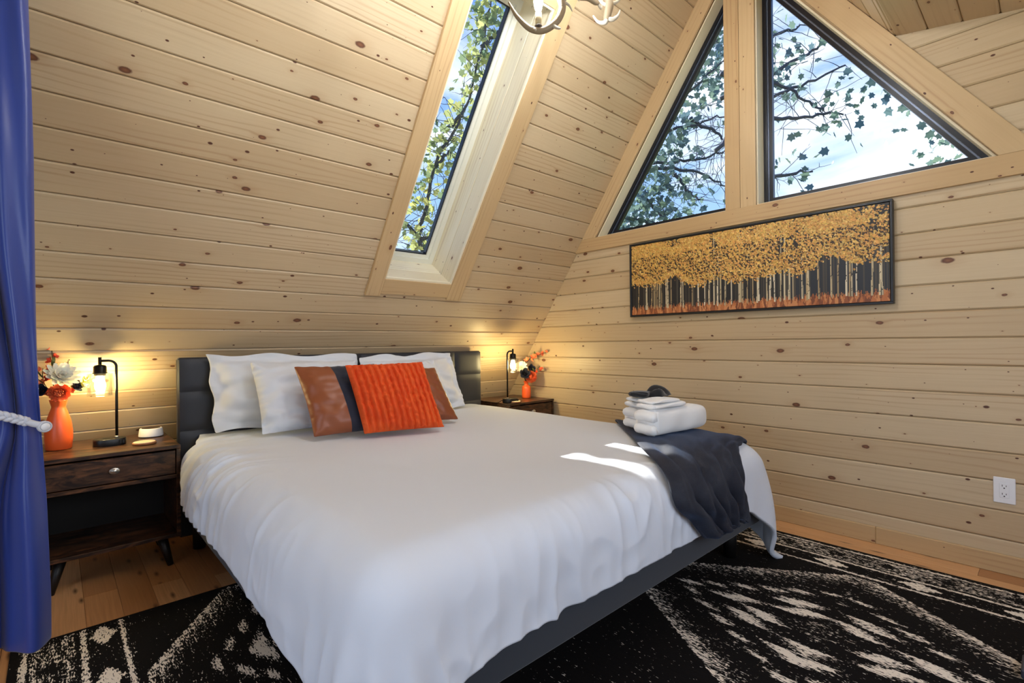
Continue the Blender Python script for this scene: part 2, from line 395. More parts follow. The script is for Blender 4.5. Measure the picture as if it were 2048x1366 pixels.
# gable end wall with two triangular window openings
WYL, WYR, WSZ = 2.515, .175, 1.95         # inner corners of the opening at sill height
PL, PR = 1.453, 1.259                     # post faces
KS = 5.751
cut_slope = (1.43, 1.0, KS)               # left slope
cut_rs = (RS*-1, 1.0, RZ-RS*RY)           # right roof slope
cut_d = (-DS, 1.0, DZ-DS*DY)
wallG = MB()
def gq(poly, x): return [(x, y, z) for y, z in poly]
zap = WSZ+1.43*(WYL-PL)
gp = [((Y0, -.06), (YE+.1, -.06), (YE-1.95/1.43+.1, 1.95), (Y0, 1.95)),
      ((WYL, 1.95), (2.75, 1.95), (RY+.1, RZ), (RY-.03, RZ), (PL-.1, zap+.14)),
      ((PR, 1.95), (PL, 1.95), (PL, zap), (1.356, zap+.14), (PR, zap)),
      ((WYR, 1.95), (Y0, 1.95), (Y0, DEND+.05), (DY, DZ+.05), (RY-.03, RZ), (PR+.1, zap+.14))]
for xx in (XG+.017, XG+.16):
    for poly in gp: wallG.add(gq(poly, xx), [tuple(range(len(poly)))])
for (y1, z1), (y2, z2) in (((WYL, 1.95), (PL, 1.95)), ((WYL, 1.95), (PL, zap)), ((PL, 1.95), (PL, zap)), ((WYR, 1.95), (PR, 1.95)), ((WYR, 1.95), (PR, zap)), ((PR, 1.95), (PR, zap))):
    wallG.add([(XG+.017, y1, z1), (XG+.017, y2, z2), (XG+.16, y2, z2), (XG+.16, y1, z1)], [(0, 1, 2, 3)])
wallR = obj('wall_right', wallG.v, wallG.f, PINE_TRIM); tag(wallR, 'knotty pine gable wall below the triangular windows', kind='structure')
gz = [.155+.1354*i for i in range(-1, 22)]
kw = dict(O=(XG, 0, 0), ua=(0, 1, 0), ub=(0, 0, 1), un=(-1, 0, 0))
for a, b in zip(gz[:-1], gz[1:]):
    if a < WSZ-.02:
        board(wallR, Y0, YE, a, min(b, 1.94), cuts=[cut_slope], **kw)
    if b > WSZ:
        aa = max(a, 1.94)
        board(wallR, Y0, DY-.0015, aa, b, cuts=[(1.43, -1.0, 1.43*WYR-WSZ-.01), cut_d], **kw)
        board(wallR, DY, RY, aa, b, cuts=[(1.43, -1.0, 1.43*WYR-WSZ-.01), cut_rs], **kw)
tag(MB().box(XG-.016, XG, Y0, .66, 0, .09, .003).build('baseboard_right', PINE_TRIM), 'plain pine baseboard under the gable wall', kind='structure')
bb = bpy.data.objects['baseboard_right']
def boxuv(o, rnd=True):
    """metre UVs along the longest side of the mesh"""
    me = o.data; co = np.array([v.co for v in me.vertices]); c = co-co.mean(0)
    u_, s_, vt = np.linalg.svd(c, full_matrices=False); a = c@vt[0]; b = c@vt[1]+c@vt[2]
    l = me.uv_layers.new(name='UVMap'); idx = np.empty(len(me.loops), int); me.loops.foreach_get('vertex_index', idx)
    uv = np.stack([a+random.uniform(0, 40), b+random.uniform(0, 40)], 1); l.data.foreach_set('uv', uv[idx].ravel())
boxuv(bb)
bb2 = MB().box(XG-.016, XG, .6606, 3.9, 0, .09, .003).build('baseboard_piece', PINE_TRIM, bb); boxuv(bb2)

def plank_between(name, p0, p1, wdir, w, t, ndir, mat=PINE_TRIM, parent=None, ch=.003, shear0=0, shear1=0):
    """a board from p0 to p1, w wide along wdir (from the line), t thick towards ndir; ends sheared for mitres"""
    p0, p1, wd, nd = map(Vector, (p0, p1, wdir, ndir)); ax = (p1-p0).normalized()
    A = [p0, p1, p1+wd*w+ax*shear1, p0+wd*w+ax*shear0]
    V = A+[q+nd*t for q in A]; f = [(0, 1, 2, 3), (7, 6, 5, 4), (0, 4, 5, 1), (1, 5, 6, 2), (2, 6, 7, 3), (3, 7, 4, 0)]
    m = MB().add(V, f); o = m.build(name, mat, parent, bevel=ch); boxuv(o); return o

# trims
tn = [0]
def trim(label, *a, **k):
    tn[0] += 1; o = plank_between('trim_%d' % tn[0], *a, **k); tag(o, label, kind='structure'); return o
zt = .02
trim('long pine sill board under the triangular windows', (XG, Y0, 1.846), (XG, (KS-1.846)/1.43, 1.846), (0, 0, 1), .104, zt, (-1, 0, 0), shear1=-.104/1.43)
wn_l = Vector((0, -ST, -CT))      # from the slope inwards
p0 = Vector((XG, (KS-1.95)/1.43, 1.95)); p1 = Vector((XG, RY+.02, RZ-.03))
tw = .112
trim('pine rafter trim left of the window', p0, p1, wn_l, tw, zt, (-1, 0, 0), shear0=tw*CT/ST, shear1=0)
q0 = Vector((XG, 2*1.345-p0.y, 1.95)); q1 = Vector((XG, RY-.02, RZ-.03))
trim('pine rafter trim right of the window', q0, q1, Vector((0, ST, -CT)), tw, zt, (-1, 0, 0), shear0=tw*CT/ST)
o = trim('left half of the pine window post', (XG, 1.3575, 1.95), (XG, 1.3575, 3.62), (0, 1, 0), PL-1.3575, .016, (-1, 0, 0), shear1=-.12)
o = trim('right half of the pine window post', (XG, 1.3555, 1.95), (XG, 1.3555, 3.62), (0, -1, 0), 1.3555-PR, .016, (-1, 0, 0), shear1=-.12)
# skylight surround
trim('pine casing left of the skylight', P3(1.476, 1.742), P3(1.476, SLEN-.1), (1, 0, 0), .104, .02, NS)
trim('pine casing right of the skylight', P3(SKX1, 1.742), P3(SKX1, SLEN-.1), (1, 0, 0), .125, .02, NS)
trim('pine casing below the skylight', P3(1.58, 1.760), P3(SKX1, 1.760), US, .108, .018, NS)
trim('pine casing above the skylight', P3(1.58, SKS1), P3(SKX1, SKS1), US, .108, .018, NS)
tag(MB().box(XG-.0, XG+.0005, 0, .01, 3.7, 3.71).build('trim_20', PINE_TRIM), 'pine ridge scrap', kind='structure') if False else None

# ------------------------------------------------------------------ windows
def tri_window(name, A, B, Cc, label):
    """triangular fixed light in the gable; A,B,C (y,z) corners of the opening"""
    w = empty(name, (XG+.10, A[0], A[1])); tag(w, label, kind='structure')
    base = Vector((XG+.10, A[0], A[1]))
    def inset(pts, d):
        n = len(pts); out = []; cen = Vector((sum(p[0] for p in pts)/n, sum(p[1] for p in pts)/n))
        for i in range(n):
            p, q, r = Vector(pts[i-1]), Vector(pts[i]), Vector(pts[(i+1) % n])
            def nrm(a, b):
                t = (b-a).normalized(); m = Vector((-t.y, t.x)); return m if (cen-a).dot(m) > 0 else -m
            n1, n2 = nrm(p, q), nrm(q, r); det = n1.x*n2.y-n1.y*n2.x
            c1, c2 = n1.dot(q)+d, n2.dot(q)+d
            out.append(((c1*n2.y-c2*n1.y)/det, (n1.x*c2-n2.x*c1)/det))
        return out
    def ring(nm, po, pi, x0, x1, mat):
        n = len(po); V = [(x0, *p) for p in po]+[(x0, *p) for p in pi]+[(x1, *p) for p in po]+[(x1, *p) for p in pi]
        f = []
        for i in range(n):
            j = (i+1) % n; f += [(i, j, n+j, n+i), (2*n+i, 3*n+i, 3*n+j, 2*n+j), (n+i, n+j, 3*n+j, 3*n+i), (i, 2*n+i, 2*n+j, j)]
        m = MB().add([Vector(v)-base for v in V], f); return m.build(nm, mat, w)
    T = [A, B, Cc]
    ring('jamb_liner', inset(T, -.002), inset(T, .008), XG+.004, XG+.10, PINE_PALE_LIT)
    ring('window_frame', T, inset(T, .030), XG+.095, XG+.15, WINBLACK)
    ring('glazing_strip', inset(T, .030), inset(T, .037), XG+.108, XG+.14, GASKET)
    ring('sash', inset(T, .037), inset(T, .056), XG+.115, XG+.145, WINBLACK)
    g = inset(T, .052)
    V = [(XG+.124, *p) for p in g]+[(XG+.130, *p) for p in g]
    MB().add([Vector(v)-base for v in V], [(0, 1, 2), (5, 4, 3), (0, 3, 4, 1), (1, 4, 5, 2), (2, 5, 3, 0)]).build('pane', GLASS, w)
    return w
tri_window('window_1', (WYL, WSZ), (PL, WSZ), (PL, zap), 'narrow triangular black-framed window left of the post')
tri_window('window_2', (PR, WSZ), (WYR, WSZ), (PR, zap), 'wide triangular black-framed window right of the post')

sk = empty('window_3', P3(SKX0, SKS0)); tag(sk, 'tall skylight in the slanted wall', kind='structure')
b0 = P3(SKX0, SKS0)
def local(v): return Vector(v)-b0
SD = .30
def shaft(side):
    # two boards per side of the shaft, running down into the roof
    for d0, d1 in ((.0, .146), (.148, SD)):
        if side == 'r': O, ua, ub, un, L = P3(SKX1, SKS0), US, -NS, Vector((-1, 0, 0)), SKS1-SKS0
        elif side == 'l': O, ua, ub, un, L = P3(SKX0, SKS0), US, -NS, Vector((1, 0, 0)), SKS1-SKS0
        elif side == 'b': O, ua, ub, un, L = P3(SKX0, SKS0), Vector((1, 0, 0)), -NS, US, SKX1-SKX0
        else: O, ua, ub, un, L = P3(SKX0, SKS1), Vector((1, 0, 0)), -NS, -US, SKX1-SKX0
        board(sk, 0, L, d0, d1, O-b0, ua, ub, un, mat=PINE_PALE_LIT, name='shaft_board', t=.006, ch=.003)
for s_ in 'rlbt': shaft(s_)
def skring(nm, i0, i1, d0, d1, mat):
    R = lambda i, d: [P3(SKX0+i, SKS0+i, d), P3(SKX1-i, SKS0+i, d), P3(SKX1-i, SKS1-i, d), P3(SKX0+i, SKS1-i, d)]
    V = R(i0, d0)+R(i1, d0)+R(i0, d1)+R(i1, d1); f = []
    for i in range(4):
        j = (i+1) % 4; f += [(i, j, 4+j, 4+i), (8+i, 12+i, 12+j, 8+j), (4+i, 4+j, 12+j, 12+i), (i, 8+i, 8+j, j)]
    return MB().add([local(v) for v in V], f).build(nm, mat, sk)
skring('edge_bead', -.002, .012, -.010, .004, PINE_PALE_LIT)
skring('sash', -.002, .036, SD-.003, SD+.04, SASHWHITE); skring('sash_step', .034, .060, SD+.012, SD+.05, SASHWHITE); skring('gasket', .058, .068, SD+.022, SD+.055, WINBLACK)
R4 = [P3(SKX0+.06, SKS0+.06, SD+.05), P3(SKX1-.06, SKS0+.06, SD+.05), P3(SKX1-.06, SKS1-.06, SD+.05), P3(SKX0+.06, SKS1-.06, SD+.05)]
g2 = [p-NS*.006 for p in R4]
MB().add([local(v) for v in R4+g2], [(0, 1, 2, 3), (7, 6, 5, 4), (0, 4, 5, 1), (1, 5, 6, 2), (2, 6, 7, 3), (3, 7, 4, 0)]).build('pane', GLASS, sk)

# walls behind the camera: dormer front wall with an assumed window, and the stair side with an assumed opening
wf = MB()
for a in ((X0, -.15, 0, DEND+.05), (2.35, XG+.1, 0, DEND+.05), (-.15, 2.35, 0, .85), (-.15, 2.35, 2.15, DEND+.05)): wf.box(a[0], a[1], Y0-.1, Y0, a[2], a[3])
tag(wf.build('wall_front', BACK), 'pine dormer wall behind the camera', kind='structure')
w4 = empty('assumed_window_4', (1.1, Y0, .85)); tag(w4, 'assumed dormer window behind the camera', kind='structure')  # unseen, assumed window that goes with the added dormer-side fill
m4 = MB()
for a in ((-1.25, 1.25, 0, .05), (-1.25, 1.25, 1.25, 1.3), (-1.25, -1.2, 0, 1.3), (1.2, 1.25, 0, 1.3), (-.03, .03, 0, 1.3)): m4.box(a[0], a[1], -.08, -.04, a[2], a[3])
m4.build('window_frame', WINBLACK, w4)
wb = MB()
for a in ((Y0, -.1, 0, 2.5), (1.6, YE, 0, 4.0), (-.1, 1.6, 2.25, 4.0), (Y0, -.1, 2.5, 2.8)): wb.box(X0-.1, X0, a[0], a[1], a[2], a[3])
tag(wb.build('wall_back', BACK), 'pine wall with an assumed stair opening behind the camera', kind='structure')

# ------------------------------------------------------------------ rug
def rug():
    x0, x1, y0, y1 = -.125, 3.045, -.02, 2.555; nx, ny = 320, 258
    xs = np.linspace(x0, x1, nx); ys = np.linspace(y0, y1, ny); Xg, Yg = np.meshgrid(xs, ys, indexing='ij')
    best = np.full(Xg.shape, 9.); ddx = np.zeros_like(Xg); ddy = np.zeros_like(Xg)
    for cx, cy in ((2.1, .60), (.78, .60), (2.1, 1.95), (.78, 1.95)):
        r = abs(Xg-cx)/.64+abs(Yg-cy)/.92; m = r < best; best[m] = r[m]; ddx[m] = (Xg-cx)[m]; ddy[m] = (Yg-cy)[m]
    r = best; d = np.full(Xg.shape, .10)
    band = np.clip((r-.72)/.30, 0, 1); d = np.where(r < 1.0, .08+.62*band**1.3, d)
    d = np.where(r > 1.0, .03, d)
    hb = np.exp(-((r-.60)/.055)**2)*(.45+.25*np.sign(np.sin(ddx*95))); d = np.maximum(d, hb)
    zig = .33+.07*np.sign(np.sin(ddx*46)); d = np.maximum(d, .85*np.exp(-((r-zig)/.075)**2))
    d = np.maximum(d, np.where(r < .14, .3, 0))
    e = np.minimum(Xg-x0, x1-Xg)
    bd = np.where(e < .46, .09, d)
    bd = np.where((e > .05) & (e < .17), .42, bd)
    for c, w_ in ((.038, .010), (.195, .010), (.31, .010)): bd = np.maximum(bd, .9*np.exp(-((e-c)/w_)**2))
    my = ((Yg+.1) % .34)-.17; dm = abs(e-.252)/.040+abs(my)/.085; bd = np.where(dm < 1, .78, bd)
    dm2 = abs(e-.11)/.05+abs(((Yg) % .22)-.11)/.06; bd = np.where((e > .05) & (e < .17) & (dm2 < .7), .12, bd)
    d = np.where(e < .34, bd, d); d = np.where(e < .018, 0, d)
    e2 = np.minimum(Yg-y0, y1-Yg); d = np.where(e2 < .02, 0, d)
    V = [(x, y, .008) for x in xs for y in ys]; Fc = [(i*ny+j, (i+1)*ny+j, (i+1)*ny+j+1, i*ny+j+1) for i in range(nx-1) for j in range(ny-1)]
    k = len(V); ring = [i*ny for i in range(nx)]+[(nx-1)*ny+j for j in range(1, ny)]+[i*ny+ny-1 for i in range(nx-2, -1, -1)]+[j for j in range(ny-2, 0, -1)]
    V += [(V[i][0], V[i][1], .0005) for i in ring]
    Fc += [(ring[(a+1) % len(ring)], ring[a], k+a, k+(a+1) % len(ring)) for a in range(len(ring))]
    n = N('distressed_black_cream_weave')
    at = n.n('ShaderNodeAttribute', attribute_name='weave').outputs['Fac']
    p = n.n('ShaderNodeTexCoord').outputs['Object']
    s1 = n.noise(n.mapv(p, (210, 55, 1)), 1, 2, .6); s2 = n.noise(n.mapv(p, (60, 7, 1)), 1, 3, .65)
    s3 = n.noise(n.mapv(p, (3, 3, 1)), 1, 2)
    thr = n.math('ADD', n.math('MULTIPLY', s1, .64), n.math('MULTIPLY', s2, .36))
    dd = n.math('MULTIPLY_ADD', n.math('SUBTRACT', at, .5), .28, n.math('MULTIPLY_ADD', s3, .10, .448))
    mk = n.math('MULTIPLY', n.math('SUBTRACT', dd, thr), 28, clamp=True)
    col = n.mix(mk, n.mix(s2, srgb(8, 7, 8), srgb(22, 19, 19)), srgb(238, 228, 214))
    m = n.bsdf(col, .95, bump=s1, bstr=.4, bdist=.002, Specular_IOR_Level=.15)
    o = obj('area_rug', V, Fc, m)
    a = o.data.attributes.new('weave', 'FLOAT', 'POINT'); dv = np.concatenate([d.ravel(), np.zeros(len(ring))]); a.data.foreach_set('value', dv)
    tag(o, 'distressed black and cream diamond rug under the bed', 'rug')
rug()

# ------------------------------------------------------------------ bed frame
bed = empty('bed', (1.54, 2.1, 0)); tag(bed, 'navy upholstered bed frame with square-tufted headboard', 'bed')
BO = Vector((1.54, 2.1, 0))
def pb(m): m.v = [Vector(v)-BO for v in m.v]; return m
BX0, BX1, BY0, BY1 = .50, 2.58, 1.0, 3.20
hb = pb(MB().box(.486, 2.592, 3.205, 3.262, .06, 1.036, .012)).build('headboard', NAVY_PANEL, bed)
hx = [.492+(2.586-.492)*i/8 for i in range(9)]
hz = [.20, .42, .635, .848, 1.030]
for i in range(len(hx)-1):
    for j in range(4):
        a0, a1, c0, c1 = hx[i]+.002, hx[i+1]-.002, hz[j]+.002, hz[j+1]-.002
        g = 10; V = []; Fc = []
        for u in range(g+1):
            for v in range(g+1):
                p, q = u/g, v/g; bul = (1-abs(2*p-1)**7)*(1-abs(2*q-1)**7)
                V.append(Vector((a0+(a1-a0)*p, 3.204-.008*bul**.5, c0+(c1-c0)*q))-BO)
        for u in range(g):
            for v in range(g): Fc.append((u*(g+1)+v, (u+1)*(g+1)+v, (u+1)*(g+1)+v+1, u*(g+1)+v+1))
        o = obj('tufted_panel', V, Fc, NAVY_PANEL, hb, True)
for nm, b in (('side_rail', (BX0, BX0+.04, BY0+.04, BY1)), ('side_rail', (BX1-.04, BX1, BY0+.04, BY1)), ('foot_rail', (BX0, BX1, BY0, BY0+.04))):
    pb(MB().box(b[0], b[1], b[2], b[3], .195, .38, .008)).build(nm, RAILFAB, bed)
pb(MB().box(BX0+.04, BX1-.04, BY0+.04, BY1, .33, .36)).build('slat_platform', BLACKWOOD, bed)
for lx, ly in ((BX0+.07, BY0+.12), (BX1-.07, BY0+.12), (BX0+.07, BY1-.06), (BX1-.07, BY1-.06), (1.54, 2.1)):
    m = MB().lathe([(.030, .009), (.036, .196)], lx, ly, 4 if False else 16); pb(m).build('leg', BLACKWOOD, bed, True)
pb(MB().box(BX0+.015, BX1-.015, BY0+.02, BY1-.01, .381, .545, .04)).build('mattress', PILLOW_M, bed)

# ------------------------------------------------------------------ duvet: small cloth relaxation
def drape(P, stretch, steps, collide, iters=8, g=.0030, damp=.90, bend=.25):
    nx, ny = P.shape[:2]; prev = P.copy(); con = []
    def add(sa, sb, k):
        a, b = P[sa], P[sb]; m0, m1 = min(a.shape[0], b.shape[0]), min(a.shape[1], b.shape[1]); a = a[:m0, :m1]; b = b[:m0, :m1]
        d = (b-a)[..., :2]; con.append((a, b, np.sqrt((d*d).sum(-1, keepdims=True))*stretch, k))
    A = slice(None)
    for o in (0, 1):
        add((slice(o, None, 2), A), (slice(o+1, None, 2), A), 1); add((A, slice(o, None, 2)), (A, slice(o+1, None, 2)), 1)
    for o in (0, 1):
        add((slice(o, None, 2), slice(0, -1)), (slice(o+1, None, 2), slice(1, None)), .6); add((slice(o, None, 2), slice(1, None)), (slice(o+1, None, 2), slice(0, -1)), .6)
    for o in (0, 1):
        add((slice(o, None, 4), A), (slice(o+2, None, 4), A), bend); add((A, slice(o, None, 4)), (A, slice(o+2, None, 4)), bend)
    for st in range(steps):
        vel = (P-prev)*damp; prev = P.copy(); P += vel; P[..., 2] -= g
        for it in range(iters):
            for a, b, L, k in con:
                d = b-a; l = np.sqrt((d*d).sum(-1, keepdims=True))+1e-9; c = d*(.5*k*(1-L/l)); a += c; b -= c
            if it % 2 == 1: collide(P, prev)
        collide(P, prev)
    return P
def box_collider(lo, hi, R, th, floor=.03):
    c = (np.array(lo)+np.array(hi))/2; h = (np.array(hi)-np.array(lo))/2-R
    def f(P, prev):
        q = P-c; cl = np.clip(q, -h, h); d = q-cl; l = np.sqrt((d*d).sum(-1)); inside = l < R+th
        # deep inside: push up
        deep = inside & (l < 1e-6); P[deep, 2] = c[2]+h[2]+R+th
        m = inside & ~deep; s = (R+th)/np.maximum(l, 1e-6)
        newp = c+cl+d*s[..., None]; P[m] = newp[m]
        # friction on the bed top
        top = inside & (d[..., 2] > .7*l); P[top, :2] = prev[top, :2]*.85+P[top, :2]*.15
        fl = P[..., 2] < floor; P[fl, 2] = floor; P[fl, :2] = prev[fl, :2]
    return f
NXD, NYD = 104, 96
uu, vv_ = np.linspace(0, 1, NXD)[:, None], np.linspace(0, 1, NYD)[None, :]      # u: left to right, v: foot to head
xl = .20+.10*np.clip(vv_*2.2, 0, 1)+.29*np.clip((vv_-.78)/.20, 0, 1)**1.5; xr = 2.94-.06*np.clip(vv_*2.2, 0, 1)-.29*np.clip((vv_-.78)/.20, 0, 1)**1.5
yf = .775-.075*np.clip(1-uu*4.5, 0, 1)-.075*np.clip(1-(1-uu)*5, 0, 1)
P = np.zeros((NXD, NYD, 3)); P[..., 0] = xl+(xr-xl)*uu; P[..., 1] = yf+(3.195-yf)*vv_
P[..., 2] = .66
sm = RNG.normal(0, 1, (NXD, NYD))
for _ in range(6): sm = (sm+np.roll(sm, 1, 0)+np.roll(sm, -1, 0)+np.roll(sm, 1, 1)+np.roll(sm, -1, 1))/5
P[..., 2] += sm*.02
dv = drape(P, 1.01, 260, box_collider((BX0-.0, BY0-.0, -.5), (BX1+.0, 3.6, .575), .10, .035, .02), bend=.30)
# soft puffiness of the filling on top
Xs, Ys = dv[..., 0], dv[..., 1]
def smooth_grid(A, n):
    for _ in range(n):
        B = A.copy(); B[1:-1, 1:-1] = (A[1:-1, 1:-1]*2+A[:-2, 1:-1]+A[2:, 1:-1]+A[1:-1, :-2]+A[1:-1, 2:])/6; A = B
    return A
def smooth_rim(A, n):
    A = A.copy()
    for _ in range(n):
        for r in (A[0], A[-1], A[:, 0], A[:, -1]): r[1:-1] = (r[:-2]+2*r[1:-1]+r[2:])/4
    return A
dv = smooth_rim(smooth_grid(dv, 2), 5)
# the filling makes the sides belly outwards
zz = dv[..., 2]; bel = np.clip((.60-zz)/.22, 0, 1)*(.35+.65*np.clip((zz-.02)/.2, 0, 1))
dv[..., 0] += .135*bel*np.clip((dv[..., 0]-2.45)/.12, 0, 1)*np.clip((2.3-dv[..., 1])/.9, .35, 1)
dv[..., 0] -= .035*bel*np.clip((.55-dv[..., 0])/.08, 0, 1)*np.clip((dv[..., 1]-1.0)/.4, .2, 1)*np.clip((2.92-dv[..., 1])/.15, 0, 1)
hed = np.clip((dv[..., 1]-2.90)/.06, 0, 1); dv[..., 0] = np.where(hed > 0, np.maximum(dv[..., 0], .36+.125*hed), dv[..., 0])
cmask = (np.clip((dv[..., 0]-2.30)/.15, 0, 1)*np.clip((1.45-dv[..., 1])/.2, 0, 1)*np.clip((.50-dv[..., 2])/.1, 0, 1))[..., None]
for _ in range(9): dv = dv*(1-cmask)+smooth_rim(smooth_grid(dv, 1), 1)*cmask
def upsample(A, k):
    def up1(A):
        n = A.shape[0]; t = np.linspace(0, n-1, (n-1)*k+1); i = np.clip(np.floor(t).astype(int), 0, n-2); f = (t-i).reshape((-1,)+(1,)*(A.ndim-1))
        p0, p1, p2, p3 = A[np.maximum(i-1, 0)], A[i], A[i+1], A[np.minimum(i+2, n-1)]
        return .5*(2*p1+(p2-p0)*f+(2*p0-5*p1+4*p2-p3)*f**2+(-p0+3*p1-3*p2+p3)*f**3)
    return np.swapaxes(up1(np.swapaxes(up1(A), 0, 1)), 0, 1)
def blur(A, wx, wy):
    for ax, w_ in ((0, wx), (1, wy)):
        if w_ < 1: continue
        for _ in range(3):
            B = np.zeros_like(A); c = 0
            for o_ in range(-w_, w_+1): B += np.roll(A, o_, ax); c += 1
            A = B/c
    return A/(A.std()+1e-9)
def grid_normals(G):
    du = np.gradient(G, axis=0); dv_ = np.gradient(G, axis=1); n = np.cross(du, dv_); n /= np.linalg.norm(n, axis=-1, keepdims=True)+1e-9
    return n
dv0 = dv.copy(); DU = upsample(dv, 4)
nn = grid_normals(DU); hh = DU.shape[:2]
if nn[hh[0]//2, hh[1]//2, 2] < 0: nn = -nn
side = np.clip((.60-DU[..., 2])/.10, 0, 1); ontop = 1-side
XX, YY = DU[..., 0], DU[..., 1]
ridge = lambda A: (1-np.abs(A))*1.0
w1 = ridge(blur(RNG.normal(0, 1, hh), 3, 16)); w2 = ridge(blur(RNG.normal(0, 1, hh), 14, 3)); w3 = blur(RNG.normal(0, 1, hh), 22, 22); w4 = ridge(blur(RNG.normal(0, 1, hh), 4, 4))
footm = np.clip((1.12-YY)/.10, 0, 1); leftm = np.clip((.62-XX)/.12, 0, 1); rightm = np.clip((XX-2.5)/.1, 0, 1); lm = np.maximum(leftm, rightm)
env = np.clip(blur(RNG.normal(0, 1, hh), 30, 30)*.5+.6, .15, 1.4)
cm = 1-np.clip((XX-2.30)/.15, 0, 1)*np.clip((1.45-YY)/.2, 0, 1)
disp = (.0060*footm*env*w1+.0042*lm*env*w2+.0042*np.maximum(lm, footm)*w4*env)*cm+.0018*w3*ontop
# shallow diagonal creases towards the foot and the left head corner
diag = ridge(blur(np.roll(RNG.normal(0, 1, hh), 0), 4, 20))
disp += .0026*diag*env*np.clip((1.5-YY)/.5, 0, 1)*ontop
disp += .0090*np.clip((.85-XX)/.3, 0, 1)*np.clip((YY-2.0)/.5, 0, 1)*w2*env
DU = DU+nn*disp[..., None]
dv = DU
def grid_obj(name, G, mat, thick=0, sub=1, off=-1, parent=None):
    a, b = G.shape[:2]; V = G.reshape(-1, 3); Fc = [(i*b+j, (i+1)*b+j, (i+1)*b+j+1, i*b+j+1) for i in range(a-1) for j in range(b-1)]
    o = obj(name, V, Fc, mat, parent, True)
    if thick:
        md = o.modifiers.new('thickness', 'SOLIDIFY'); md.thickness = thick; md.offset = off
    if sub:
        md = o.modifiers.new('smooth', 'SUBSURF'); md.levels = sub; md.render_levels = sub
    return o
duvet = grid_obj('duvet', dv, DUVET_M, .022, 0)
tag(duvet, 'white cotton duvet draped over the bed with hanging corners', 'duvet')
DV = [Vector(v) for v in dv0.reshape(-1, 3)]; DF = [(i*NYD+j, (i+1)*NYD+j, (i+1)*NYD+j+1, i*NYD+j+1) for i in range(NXD-1) for j in range(NYD-1)]
DUVET_BVH = BVHTree.FromPolygons(DV, DF)

# ------------------------------------------------------------------ pillows
def pillow(name, BL, BR, TR, TL, T, mat, label, flange=0.0, n=36, wr=.004, pinch=.03, stripes=None, ribs=0, mats=None, seed=1):
    """inflated patch over four corners; bottom-left, bottom-right, top-right, top-left"""
    BL, BR, TR, TL = map(Vector, (BL, BR, TR, TL)); rng = np.random.default_rng(seed)
    org = (BL+BR)/2; nrm = (BR-BL).cross(TL-BL).normalized()          # towards the viewer
    wv = smooth_grid(rng.normal(0, 1, (n+1, n+1)), 3)
    wv = smooth_grid(wv, 2)
    w = (BR-BL).length; h = (TL-BL).length
    V = []; fronts = []
    for side in (1, -1):
        for i in range(n+1):
            for j in range(n+1):
                u, v = i/n, j/n; a, b = 2*u-1, 2*v-1
                # edges bow inward between the corners
                au = a*(1-pinch*(1-b*b)); bv = b*(1-pinch*(1-a*a))
                uu, vv = (au+1)/2, (bv+1)/2
                p = BL*(1-uu)*(1-vv)+BR*uu*(1-vv)+TR*uu*vv+TL*(1-uu)*vv
                fu = flange/w*2; fv = flange/h*2
                aa = min(1, abs(a)/(1-fu)) if flange else abs(a); bb_ = min(1, abs(b)/(1-fv)) if flange else abs(b)
                t = ((1-aa**2.6)*(1-bb_**2.6))**.55*T+.004
                if flange and (aa >= 1 or bb_ >= 1): t = .004
                wr_ = wr*wv[i, j]*6*min(1, t/.02)
                if ribs and side == 1:
                    ph = (u*ribs) % 1; t += (abs(math.sin(math.pi*ph))**.55-.7)*.026*min(1, t/.03)
                if flange and (aa >= 1 or bb_ >= 1): p = p+nrm*(.009*math.sin(a*9+b*7+seed))+(TL-BL).normalized()*(.010*math.sin(a*6.3+seed)*(bb_ >= 1)*b)+(BR-BL).normalized()*(.010*math.sin(b*7+seed)*(aa >= 1))
                V.append(p+nrm*side*(t+ (wr_ if side == 1 else 0))-org)
    m = (n+1)*(n+1); Fc = []; fm = []
    for s_ in (0, 1):
        for i in range(n):
            for j in range(n):
                q = [s_*m+i*(n+1)+j, s_*m+(i+1)*(n+1)+j, s_*m+(i+1)*(n+1)+j+1, s_*m+i*(n+1)+j+1]
                Fc.append(tuple(q) if s_ == 0 else tuple(reversed(q)))
    rim = [i*(n+1) for i in range(n+1)]+[n*(n+1)+j for j in range(1, n+1)]+[i*(n+1)+n for i in range(n-1, -1, -1)]+[j for j in range(n-1, 0, -1)]
    for k in range(len(rim)):
        a, b = rim[k], rim[(k+1) % len(rim)]; Fc.append((b, a, m+a, m+b))
    root = empty(name, org); tag(root, label, 'pillow', {'sham_pillow': 'white shams against the headboard', 'bed_pillow': 'white bed pillows', 'throw_cushion': 'decorative cushions in front'}[name])
    if not stripes:
        o = obj('cover', V, Fc, mat, root, True); o.modifiers.new('s', 'SUBSURF').render_levels = 1; o.modifiers['s'].levels = 1
    else:
        groups = {}
        for f in Fc:
            us = []
            for q in f: us.append(((q % m)//(n+1))/n)
            uc = sum(us)/len(us); key = next(k for k, (lo, hi, nm, mt_, lb) in enumerate(stripes) if lo <= uc <= hi)
            groups.setdefault(key, []).append(f)
        for k, fs in groups.items():
            ids = sorted({q for f in fs for q in f}); mp_ = {q: i for i, q in enumerate(ids)}
            o = obj(stripes[k][2], [V[q] for q in ids], [tuple(mp_[q] for q in f) for f in fs], stripes[k][3], root, True)
            o['label'] = stripes[k][4]
            o.modifiers.new('s', 'SUBSURF').render_levels = 1; o.modifiers['s'].levels = 1
    return root
pillow('sham_pillow', (.63, 3.08, .625), (1.46, 3.07, .625), (1.49, 3.155, 1.035), (.61, 3.155, 1.055), .085, PILLOW_M, 'large white flanged pillow sham against the left of the headboard', flange=.045, seed=3, wr=.006, pinch=.02)
